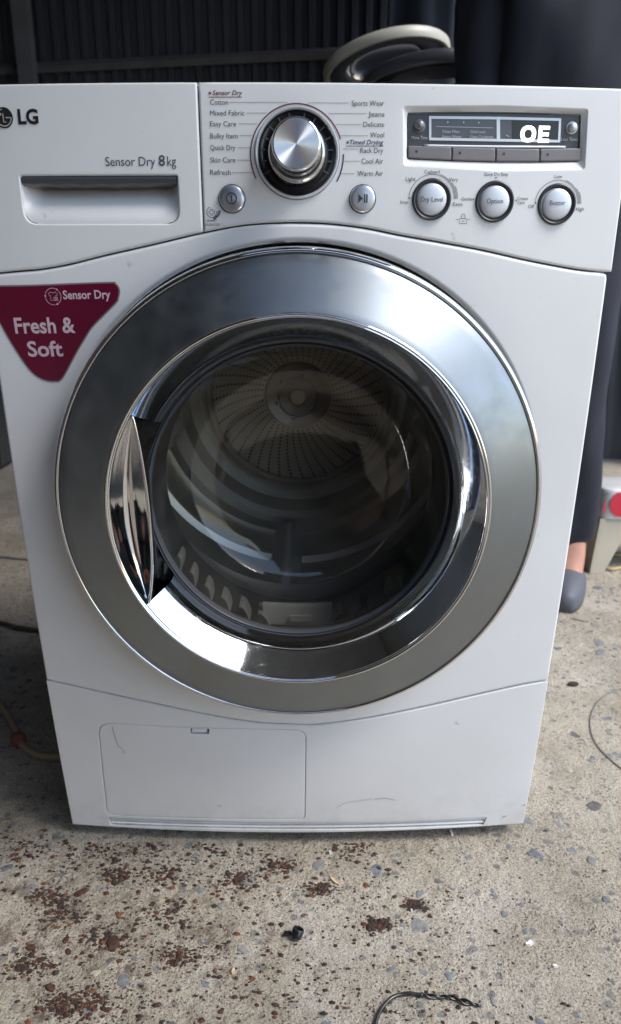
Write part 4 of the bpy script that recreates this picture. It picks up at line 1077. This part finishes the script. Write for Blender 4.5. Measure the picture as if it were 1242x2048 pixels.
def hand(J, E, w, fwd, pal, s, pre, curl):
    # five fingers of unequal length leaving a palm; fwd = along the hand, pal = towards the palm, thumb on side s
    w, f, p = Vector(w), Vector(fwd).normalized(), Vector(pal).normalized(); sd_ = f.cross(p)*s
    J[pre+'palm'] = (*(w+f*.05), .030, .017); E.append((pre+'wrist', pre+'palm'))
    for i, (o, L_) in enumerate(((.030, .068), (.010, .078), (-.010, .072), (-.029, .056))):
        b = w+f*.088+sd_*o; a1 = R(curl*.6); a2 = R(curl*1.5)
        m = b+(f*math.cos(a1)+p*math.sin(a1))*L_*.5; e = m+(f*math.cos(a2)+p*math.sin(a2))*L_*.5
        for n_, q, r in (('k', b, .0095), ('m', m, .0085), ('t', e, .007)): J[pre+'f%d%s' % (i, n_)] = (*q, r)
        E += [(pre+'palm', pre+'f%dk' % i)]+chain(*[pre+'f%d%s' % (i, c) for c in 'kmt'])
    b = w+f*.030+sd_*.030; m = b+(f*.7+sd_*.6+p*.4).normalized()*.036; e = m+(f*.8+sd_*.1+p*.6).normalized()*.030
    for n_, q, r in (('k', b, .013), ('m', m, .0105), ('t', e, .008)): J[pre+'h'+n_] = (*q, r)
    E += [(pre+'palm', pre+'hk')]+chain(pre+'hk', pre+'hm', pre+'ht')
def head(parent, c, fwd, hair):
    # egg-shaped head with brow, nose, lips, chin and ears; hair cap over it
    c = Vector(c); f = Vector(fwd).normalized(); up = Vector((0, 0, 1)); up = (up-f*up.dot(f)).normalized(); rt = f.cross(up)
    vs = []; fs = []; nu, nv = 40, 30
    for j in range(nv+1):
        th = PI*j/nv
        for i in range(nu):
            ph = 2*PI*i/nu; x = math.sin(th)*math.sin(ph); y = math.sin(th)*math.cos(ph); z = math.cos(th)
            lw = 1-.26*max(0, -z)**1.2; px = .076*x*lw; py = .096*y*(1-.10*max(0, -z)); pz = .118*z
            if y > 0:
                g = lambda x0, z0, sx, sz: math.exp(-((px-x0)/sx)**2-((pz-z0)/sz)**2)
                py += .022*g(0, -.018, .010, .016)+.010*g(0, .002, .008, .018)+.006*g(0, -.055, .020, .007)-.004*g(0, -.066, .020, .004)+.010*g(0, -.098, .02, .016)
                py += -.010*(g(.031, .006, .014, .010)+g(-.031, .006, .014, .010))+.005*(g(.03, .024, .02, .006)+g(-.03, .024, .02, .006))
            vs.append(c+rt*px+f*py+up*pz)
    for j in range(nv):
        for i in range(nu): fs.append([j*nu+i, (j+1)*nu+i, (j+1)*nu+(i+1) % nu, j*nu+(i+1) % nu])
    mk('head', vs, fs, SKIN, parent, smooth=True)
    EYE = simple('eye_white', (.6, .6, .58), .2)
    for s in (-1, 1):
        q = c+rt*.031*s+f*.078+up*.006; v2, f2 = lathe_pts([(.011*math.sin(PI*k/8), -.011*math.cos(PI*k/8)) for k in range(9)], (0, 0, 0), 16); mk('eye', [q+Vector(a) for a in v2], f2, EYE, parent, smooth=True)
        v2, f2 = lathe_pts([(.0001, .007), (.012, .006), (.017, .0), (.012, -.006), (.0001, -.007)], (0, 0, 0), 16)
        mk('ear', [c+rt*(.076*s+b*.6)+f*(-.005+a*.8)+up*(-.008+d*1.5) for a, b, d in v2], f2, SKIN, parent, smooth=True)
    vs = []; fs = []; nv = 16
    for j in range(nv+1):
        th = PI*.62*j/nv
        for i in range(nu):
            ph = 2*PI*i/nu; lim = 1.0 if math.cos(ph) < .2 else 1-.42*(math.cos(ph)-.2)/.8; t = th*lim; w = .006*math.sin(i*2.7+j)*math.sin(t)
            vs.append(c+rt*(.084+w)*math.sin(t)*math.sin(ph)+f*((.103+w)*math.sin(t)*math.cos(ph)-.004)+up*(.127*math.cos(t)))
    for j in range(nv):
        for i in range(nu): fs.append([j*nu+i, (j+1)*nu+i, (j+1)*nu+(i+1) % nu, j*nu+(i+1) % nu])
    mk('hair', vs, fs, hair, parent, smooth=True)
HAIR = simple('black_hair', (.012, .010, .009), .5, bump=.4, bscale=200)
NAVY = simple('navy_cotton', (.011, .013, .023), .85, bump=.3, bscale=600, var=.2, vscale=6)
TEE = simple('black_tee', (.018, .018, .022), .85, var=.15)
SHORT = simple('dark_shorts', (.03, .032, .04), .85)
SLIP = simple('grey_slipper', (.085, .09, .11), .6, bump=.2, bscale=150)
def foot(J, E, a, d, pre):
    a = Vector(a); d = Vector(d).normalized()
    J[pre+'heel'] = (*(a+Vector((0, 0, -.045))-d*.035), .028); J[pre+'ball'] = (*(a+d*.105+Vector((0, 0, -.060))), .036, .020); J[pre+'toe'] = (*(a+d*.165+Vector((0, 0, -.066))), .028, .013)
    E += [(pre+'ankle', pre+'heel'), (pre+'ankle', pre+'ball'), (pre+'ball', pre+'toe')]
def standing():
    e = empty('person', (.54, .95, 0), 'person in loose navy clothes and grey slippers standing behind the dryer', 'person')
    J = {'pelvis': (.54, .95, .93, .125, .10), 'waist': (.54, .95, 1.08, .115, .09), 'chest': (.54, .95, 1.30, .135, .10), 'neckbase': (.54, .94, 1.45, .06), 'neck': (.54, .925, 1.53, .052)}
    E = chain('pelvis', 'waist', 'chest', 'neckbase', 'neck')
    for s, pre, kn, an, sh, el, wr in ((-1, 'l', (.43, .93, .50), (.42, .97, .085), (.39, .96, 1.42), (.363, .95, 1.14), (.365, .93, .90)), (1, 'r', (.605, .94, .50), (.650, .925, .085), (.71, .96, 1.42), (.745, .96, 1.14), (.745, .92, .90))):
        J[pre+'hip'] = (.54+s*.09, .95, .87, .09); J[pre+'knee'] = (*kn, .058); J[pre+'ankle'] = (*an, .038)
        J[pre+'shoulder'] = (*sh, .052); J[pre+'elbow'] = (*el, .042); J[pre+'wrist'] = (*wr, .030, .022)
        E += chain('pelvis', pre+'hip', pre+'knee', pre+'ankle')+[('chest', pre+'shoulder')]+chain(pre+'shoulder', pre+'elbow', pre+'wrist')
        foot(J, E, an, (-.30*(s > 0)-.05, -1, 0), pre)
        hand(J, E, wr, Vector(wr)-Vector(el), (-s, 0, 0), s, pre, 30)
    skinmesh('body', J, E, SKIN, e)
    head(e, (.54, .91, 1.63), (-.1, -1, -.25), HAIR)
    T = {'belt': (.54, .95, 1.06, .15, .12), 'pelvis': (.54, .95, .93, .165, .135), 'lh': (.46, .945, .84, .125), 'lk': (.43, .935, .50, .088), 'ls': (.422, .955, .25, .080), 'lb': (.42, .962, .15, .074), 'le': (.42, .965, .118, .066),
         'rh': (.605, .945, .84, .125), 'rk': (.612, .94, .50, .090), 'rk2': (.616, .938, .38, .086), 'rs': (.630, .93, .25, .070), 'rb': (.643, .925, .165, .074), 'rc': (.648, .925, .128, .066), 're': (.650, .925, .100, .054)}
    tr_ = skinmesh('trousers', T, chain('belt', 'pelvis', 'lh', 'lk', 'ls', 'lb', 'le')+chain('pelvis', 'rh', 'rk', 'rk2', 'rs', 'rb', 'rc', 're'), NAVY, e)
    T = {'hem0': (.545, .95, .80, .185, .150), 'hem': (.545, .95, .92, .182, .150), 'waist': (.545, .95, 1.08, .172, .140), 'chest': (.54, .95, 1.30, .19, .13), 'col': (.54, .95, 1.44, .10), 'lsh': (.39, .96, 1.41, .072), 'lel': (.363, .95, 1.14, .058), 'lw': (.365, .93, .95, .050), 'rsh': (.71, .96, 1.41, .078), 'rel': (.745, .96, 1.14, .060), 'rw': (.745, .92, .95, .050)}
    jk = skinmesh('jacket', T, chain('hem0', 'hem', 'waist', 'chest', 'col')+chain('chest', 'lsh', 'lel', 'lw')+chain('chest', 'rsh', 'rel', 'rw'), NAVY, e)
    for o_ in (jk, tr_):     # hanging folds
        for v in o_.data.vertices:
            c_ = v.co+o_.matrix_world.translation; k_ = noise.noise(Vector((c_.x*9+c_.z*3, c_.y*7, c_.z*2.2)))*.024+noise.noise(Vector((c_.x*22-c_.z*6, c_.y*15, c_.z*5)))*.012
            v.co += v.normal*k_
    for an, dx in (((.42, .97, .085), -.05), ((.650, .925, .085), -.35)):
        a = Vector(an); d = Vector((dx, -1, 0)).normalized(); sd2 = d.cross(Vector((0, 0, 1)))
        # clog-like slipper: closed toe and a sole
        vs = []; fs = []; n, m = 20, 14
        for i in range(n+1):
            t = i/n; along = -.065+.255*t; w = .047*math.sin(PI*min(1, .12+t*.86))**.45; hgt = (.026+.028*math.sin(PI*min(1, max(0, (t-.22)/.78)))**.8) if t > .30 else .030
            for k in range(m+1):
                q = PI*k/m; vs.append(a+d*along+sd2*(w*math.cos(q))+Vector((0, 0, -.085+.012+hgt*math.sin(q)**.6)))
            vs.append(a+d*along-sd2*w*.98+Vector((0, 0, -.085))); vs.append(a+d*along+sd2*w*.98+Vector((0, 0, -.085)))
        mm = m+3
        for i in range(n):
            for k in range(mm): fs.append([i*mm+k, i*mm+(k+1) % mm, (i+1)*mm+(k+1) % mm, (i+1)*mm+k])
        fs += [list(range(mm))[::-1], [n*mm+k for k in range(mm)]]
        mk('slipper', vs, fs, SLIP, e, smooth=True)
standing()
def crouching():
    X0, Y0 = .02, -1.16
    e = empty('person', (X0, Y0, 0), 'crouching person in black tee and shorts holding up a phone, mirrored in the dryer door', 'person')
    J = {'pelvis': (X0, Y0-.05, .24, .12, .10), 'waist': (X0, Y0-.06, .40, .11, .09), 'chest': (X0, Y0+.02, .62, .13, .10), 'neckbase': (X0, Y0+.07, .76, .055), 'neck': (X0, Y0+.10, .83, .05)}
    E = chain('pelvis', 'waist', 'chest', 'neckbase', 'neck')
    for s, pre in ((-1, 'l'), (1, 'r')):
        kn = (X0+s*.24, Y0+.26, .44) if s > 0 else (X0-.40, Y0+.24, .40); an = (X0+s*.17, Y0+.05, .09) if s > 0 else (X0-.40, Y0+.10, .09); sh = (X0+s*.17, Y0+.06, .74); el = (X0+s*.21, Y0+.22, .56); wr = (X0+s*.085, Y0+.40, .64)
        J[pre+'hip'] = (X0+s*.09, Y0-.04, .23, .088); J[pre+'thigh'] = (X0+s*.17, Y0+.11, .34, .082) if s > 0 else (X0-.25, Y0+.10, .32, .082); J[pre+'knee'] = (*kn, .060); J[pre+'calf'] = (X0+s*.215, Y0+.145, .27, .058) if s > 0 else (X0-.405, Y0+.165, .27, .060); J[pre+'ankle'] = (*an, .036)
        J[pre+'shoulder'] = (*sh, .05); J[pre+'elbow'] = (*el, .040); J[pre+'wrist'] = (*wr, .028, .022)
        E += chain('pelvis', pre+'hip', pre+'thigh', pre+'knee', pre+'calf', pre+'ankle')+[('chest', pre+'shoulder')]+chain(pre+'shoulder', pre+'elbow', pre+'wrist')
        foot(J, E, an, (s*.3, 1, 0), pre)
        hand(J, E, wr, (-s*.25, .05, .9), (-s, .2, 0), 1, pre, 40)
    skinmesh('body', J, E, SKIN, e)
    head(e, (X0, Y0+.14, .955), (0, 1, -.25), HAIR)
    T = {'hem': (X0, Y0-.05, .30, .15, .125), 'waist': (X0, Y0-.04, .44, .14, .12), 'chest': (X0, Y0+.02, .62, .15, .125), 'col': (X0, Y0+.06, .75, .085), 'lsh': (X0-.17, Y0+.06, .73, .070), 'lel': (X0-.195, Y0+.15, .64, .062), 'rsh': (X0+.17, Y0+.06, .73, .070), 'rel': (X0+.195, Y0+.15, .64, .062)}
    skinmesh('tee_shirt', T, chain('hem', 'waist', 'chest', 'col')+chain('chest', 'lsh', 'lel')+chain('chest', 'rsh', 'rel'), TEE, e)
    T = {'p': (X0, Y0-.05, .23, .155, .13), 'l1': (X0-.09, Y0-.03, .24, .115), 'l2': (X0-.24, Y0+.09, .32, .100), 'r1': (X0+.09, Y0-.03, .24, .115), 'r2': (X0+.17, Y0+.10, .335, .100)}
    skinmesh('shorts', T, chain('p', 'l1', 'l2')+chain('p', 'r1', 'r2'), SHORT, e)
    ph = MB().box(-.039+X0, .039+X0, -.7080, -.7000, .615, .775).build('phone', BLACK); tag(ph, 'black phone held up by the crouching person', 'phone')
crouching()
# ================================================================== THINGS AROUND
# washing machine doors lying on a rack far behind
def ring_door(name, c, tilt, yaw, r, mat, inner, label):
    c = Vector(c); Mx = Matrix.Rotation(R(yaw), 3, 'Y') @ Matrix.Rotation(R(tilt), 3, 'X')
    def tr(vs): return [c+Mx @ Vector(v) for v in vs]
    e = empty(name, c, label, 'appliance door')
    def lt(nm, prof, m):
        vs, fs = lathe_pts([(a, b) for a, b in prof], (0, 0, 0), 96, close=True); vs = [(x, z, y) for x, y, z in vs]
        return mk(nm, tr(vs), [f[::-1] for f in fs], m, e, auto=50)
    lt('outer_ring', [(r, -.011), (r*1.0, .006), (r*.985, .009), (r*.93, .013), (r*.905, .008), (r*.90, -.004), (r*.92, -.014), (r*.94, -.017), (r*.985, -.017)], mat)
    lt('inner_ring', [(r*.902, .004), (r*.90, -.006), (r*.84, -.010), (r*.66, -.008), (r*.63, -.002), (r*.63, .008), (r*.7, .014)], inner)
    vs, fs = lathe_pts([(r*.64*math.cos(t), .03*math.sin(t)*1.6+.0) for t in [PI/2*i/8 for i in range(9)]], (0, 0, 0), 64); vs = [(x, z, y) for x, y, z in vs]
    mk('window_bowl', tr(vs), fs, GLASS_O, e, smooth=True)
    b = MB()
    for s in (-1, 1): b.box(r*.80+.0, r*.98, s*.03-.012, s*.03+.012, -.022, -.006)
    b.box(r*.84, r*.94, -.04, .04, -.016, -.008)
    mk('hinge', tr(b.v), b.f, BLACK, e)
    return e
CREAM = simple('cream_plastic', (.52, .50, .42), .4, var=.06); GREYP = simple('grey_ring_plastic', (.10, .105, .115), .35)
ring_door('washer_door', PL(772, 127, 1.50), -9, -10, .172, CREAM, GREYP, 'round cream washing machine door lying tilted above the dryer')
ring_door('washer_door', PL(858, 160, 1.33), -5, -4, .168, simple('slate_ring_plastic', (.075, .08, .095), .3), BLACK, 'round dark grey washing machine door in front of the cream one')
rk = empty('metal_rack', (.27, 1.5, 0), 'dark metal rack behind the dryer carrying the loose doors', 'rack')
MB().box(-.02, .62, 1.30, 1.78, 1.10, 1.125).build('shelf', RAILM, rk)
for a in (-.005, .605):
    for b in (1.315, 1.765): MB().box(a-.012, a+.012, b-.012, b+.012, 0, 1.0995).build('leg', RAILM, rk)

cr = MB().box(.10, .42, 1.42, 1.70, 1.1255, 1.185).build('dark_crate', RAILM); tag(cr, 'dark flat crate on the rack under the loose round doors', 'crate')
# low plastic stool at the right edge
def stool():
    e = empty('plastic_stool', (.86, 1.16, 0), 'low cream plastic stool with a red and white top at the right edge', 'stool')
    CR = simple('stool_cream', (.46, .42, .33), .45, var=.08); x0, x1, y0, y1 = .745, 1.02, .985, 1.115; h = .218
    top = rrect(x0, y0, x1, y1, .03); vs = []; fs = []; n = len(top); cx, cy = (x0+x1)/2, (y0+y1)/2
    for z, k in ((h-.075, 1.02), (h-.012, 1.0), (h-.003, .985), (h, .95), (h, .01)):
        vs += [(cx+(a-cx)*k, cy+(b-cy)*k, z) for a, b in top]
    for l in range(4):
        for i in range(n): fs.append([l*n+i, l*n+(i+1) % n, (l+1)*n+(i+1) % n, (l+1)*n+i])
    mk('stool_top', vs, fs, simple('stool_white', (.62, .61, .60), .4), e, smooth=True)
    RD = simple('stool_red', (.55, .022, .045), .4)
    def disc(cx_, cz_, ra, rb, name):   # printed on the front skirt
        pts = [(cx_+ra*math.cos(2*PI*i/32), cz_+rb*math.sin(2*PI*i/32)) for i in range(32)]; pts = [(a, max(h-.068, min(h-.006, b))) for a, b in pts]
        vs = [(max(x0+.004, a), y0-.0045+.0035*((b-(h-.075))/.07), b) for a, b in pts]; mk(name, vs+[(cx_, y0-.0036, cz_)], [[i, (i+1) % 32, 32] for i in range(32)], RD, e)
    disc(.812, h-.036, .050, .042, 'red_print'); disc(.7465, h-.045, .006, .02, 'red_print')
    for sx, a in ((1, x0), (-1, x1)):
        for sy, b in ((1, y0), (-1, y1)):
            # tapering leg, wide where it meets the apron
            m = MB(); t = .010
            a0 = a-sx*.012
            m.add([(a0, b-sy*.008, 0), (a0+sx*.034, b-sy*.008, 0), (a+sx*.085, b+sy*.004, h-.0755), (a, b+sy*.004, h-.0755), (a0, b-sy*.008+sy*t, 0), (a0+sx*.034, b-sy*.008+sy*t, 0), (a+sx*.085, b+sy*.014, h-.0755), (a, b+sy*.014, h-.0755)], [[0, 1, 2, 3], [4, 7, 6, 5], [0, 4, 5, 1], [1, 5, 6, 2], [2, 6, 7, 3], [3, 7, 4, 0]])
            m.add([(a0-.001, b-sy*.007, 0), (a0-.001, b+sy*.03, 0), (a-.001, b+sy*.06, h-.0755), (a-.001, b-sy*.002, h-.0755), (a0+sx*t, b-sy*.007, 0), (a0+sx*t, b+sy*.03, 0), (a+sx*t, b+sy*.06, h-.0755), (a+sx*t, b-sy*.002, h-.0755)], [[0, 1, 2, 3], [4, 7, 6, 5], [0, 4, 5, 1], [1, 5, 6, 2], [2, 6, 7, 3], [3, 7, 4, 0]])
            m.build('leg', CR, e)
    MB().box(x0+.09, x1-.09, y0+.004, y0+.012, h-.105, h-.076).build('apron', CR, e)
    r = MB(); pts = [GR(u, v, .006) for u, v in ((1300, 1095), (1242, 1110), (1215, 1107), (1196, 1112), (1198, 1128), (1220, 1138), (1245, 1134), (1300, 1120))]
    r.tube(spline([tuple(p) for p in pts], 6), .0045, 8); tag(r.build('yellow_cord', simple('dirty_yellow_cord', (.42, .34, .16), .6), smooth=True), 'loop of dirty yellow cord under the low stool', 'cord')
stool()
def cable(name, pts, r, mat, label, cat='cable', lift=None):
    P = [GR(u, v, (lift or r)) for u, v in pts]; P = spline([tuple(p) for p in P], 8)
    o = MB().tube([(x, y, gz(x, y)+(lift or r)) for x, y, z in P], r, 8).build(name, mat, smooth=True); return tag(o, label, cat)
cable('grey_wire', [(1330, 1350), (1242, 1378), (1208, 1392), (1186, 1420), (1180, 1450), (1189, 1483), (1212, 1512), (1242, 1538), (1300, 1575)], .0012, simple('grey_wire_skin', (.16, .155, .14), .5), 'thin grey wire curving over the concrete right of the dryer', 'wire')
cable('thin_cable', [(-60, 1106), (0, 1113), (50, 1118), (90, 1122)], .004, simple('pale_cable', (.25, .25, .24), .5), 'thin pale cable crossing the floor left of the dryer')
cable('dark_cable', [(-60, 1236), (0, 1245), (40, 1256), (95, 1262)], .005, simple('olive_cable', (.10, .085, .05), .5), 'dull dark cable on the floor left of the dryer')
def hose():
    e = empty('extension_lead', GR(40, 1470), 'tan power lead with a red connector on the shaded floor left of the dryer', 'lead')
    TAN = simple('tan_lead', (.34, .25, .15), .55); P1 = spline([tuple(GR(u, v, .006)) for u, v in ((-60, 1370), (-20, 1395), (0, 1411), (16, 1432), (27, 1452), (36, 1472))], 6)
    P2_ = spline([tuple(GR(u, v, .006)) for u, v in ((38, 1484), (52, 1497), (70, 1508), (92, 1513), (125, 1514), (180, 1512))], 6)
    MB().tube(P1, .0052, 10).build('lead', TAN, e, smooth=True); MB().tube(P2_, .0052, 10).build('lead', TAN, e, smooth=True)
    a, b = Vector(P1[-1]), Vector(P2_[0]); d = (b-a).normalized()
    MB().tube([a-d*.004, a+d*.006, a+d*.016, b-d*.002, b+d*.010], [.006, .0115, .0125, .0115, .006], 10).build('connector', simple('red_connector', (.18, .045, .035), .6), e, smooth=True)
hose()
# dark machine far left
def oldm():
    e = empty('old_appliance', (-1.36, 2.2, 0), 'dark old appliance with a chrome trim at the left edge far behind', 'appliance')
    MB().box(-1.70, -1.165, 1.98, 2.5, .03, .62).build('casing', simple('old_dark_casing', (.03, .032, .036), .4), e)
    MB().box(-1.69, -1.158, 1.955, 1.979, .16, .24).build('chrome_strip', CHROME, e); MB().box(-1.70, -1.16, 1.95, 1.979, .25, .33).build('panel', simple('old_grey_panel', (.22, .22, .22), .4), e)
    MB().box(-1.66, -1.2, 2.0, 2.46, 0, .0295).build('base', BLACK, e)
oldm()
# small litter on the concrete
def nut():
    p = GR(592, 1878); z = gz(p.x, p.y); e = empty('plastic_plug', (p.x, p.y, z), 'small black hollow plastic plug on the concrete in front of the dryer', 'plastic plug')
    vs, fs = lathe_pts([(.0052, .0), (.0064, .001), (.0066, .009), (.0058, .0102), (.0046, .0100), (.0040, .008), (.0038, .002), (.0, .0018)], (0, 0, 0), 24)
    Mx = Matrix.Rotation(R(-22), 3, 'X') @ Matrix.Rotation(R(18), 3, 'Y')
    vs = [Vector((p.x, p.y, z+.0025))+Mx @ Vector((a, c, b)) for a, b, c in vs]; mk('plug_body', vs, [f[::-1] for f in fs], BLACK, e, auto=40)
    MB().tube([(p.x-.006, p.y+.002, z+.006), (p.x-.012, p.y+.004, z+.005), (p.x-.0135, p.y+.003, z+.002)], .002, 8).build('plug_lug', BLACK, e)
nut()
def chip(u, v, L_, W_, yaw, mat, name, label, cat, th=.0012, seed=1):
    rg = random.Random(seed); p = GR(u, v); z = gz(p.x, p.y); n = 10; top = []; 
    for i in range(n):
        q = 2*PI*i/n; top.append((L_*math.cos(q)*rg.uniform(.75, 1.1), W_*math.sin(q)*rg.uniform(.6, 1.15)))
    c, s = math.cos(R(yaw)), math.sin(R(yaw)); vs = []
    for zz, k in ((.0002, 1), (th, .9)): vs += [(p.x+(a*c-b*s)*k, p.y+(a*s+b*c)*k, z+zz+(th*.8*rg.random() if zz > .001 else 0)) for a, b in top]
    fs = [[i, (i+1) % n, n+(i+1) % n, n+i] for i in range(n)]+[list(range(n, 2*n))]
    tag(mk(name, vs, fs, mat), label, cat)
chip(670, 1764, .0105, .0026, -48, WOOD, 'wood_splinter', 'pale split wood sliver lying on the concrete', 'wood splinter', .0016)
chip(1060, 1888, .0058, .0032, 20, WHITEBIT, 'paper_scrap', 'larger white flake of paint or paper, nearer the dryer', 'paper scrap', .0018, 5)
chip(1110, 1936, .0034, .0024, 0, WHITEBIT, 'paper_scrap', 'small square white flake near the lower right', 'paper scrap', .0018, 8)
chip(1163, 1243, .022, .0035, -28, stonemat('dry_leaf', (.30, .26, .20), (.45, .40, .32)), 'dry_leaf', 'curled dry leaf strip on the ground right of the dryer', 'leaf', .003, 3)
chip(1146, 1369, .013, .006, 15, RUST[2], 'black_crumb', 'ragged black crumb on the pale concrete right of the dryer', 'crumb', .003, 4)
chip(902, 1668, .0022, .005, 5, WHITEBIT, 'white_crumb', 'tiny white crumb under the dryer front edge', 'crumb', .003, 6)
chip(466, 1946, .0040, .0016, 70, WOOD, 'straw_bit', 'tiny yellow straw bit on the concrete', 'straw bit', .002, 9)
chip(660, 1707, .0020, .0030, 5, WHITEBIT, 'white_crumb', 'tiny white crumb in front of the vent slots', 'crumb', .002, 12)
chip(823, 1822, .0014, .0012, 5, WHITEBIT, 'white_crumb', 'pair of tiny white specks beside a dark dirt clump', 'crumb', .002, 13)
def blackwire():
    e = empty('black_wire', GR(850, 2010), 'bent black twisted wire lying at the bottom edge of the picture', 'wire')
    def w(pts, r, off):
        P = spline([tuple(GR(u, v)) for u, v in pts], 8); m = len(P); out = []
        for i, (x, y, z) in enumerate(P):
            a = off+i*.55 if off is not None else 0; k = .0013 if off is not None else 0
            out.append((x+k*math.cos(a)*.4, y+k*math.cos(a), gz(x, y)+r+.0012+k*math.sin(a)))
        MB().tube(out, r, 8).build('strand', BLK, e, smooth=True)
    BLK = simple('black_insulation', (.012, .012, .013), .28, coat=.3)
    w([(744, 2090), (752, 2048), (764, 2022), (785, 2001), (812, 1994), (845, 1996)], .0019, None)
    w([(838, 1995.5), (870, 1998), (900, 1998), (930, 2006), (962, 2013)], .0012, 0.)
    w([(838, 1995.5), (868, 1997), (897, 1996), (930, 2009), (958, 2016)], .0012, PI)
blackwire()
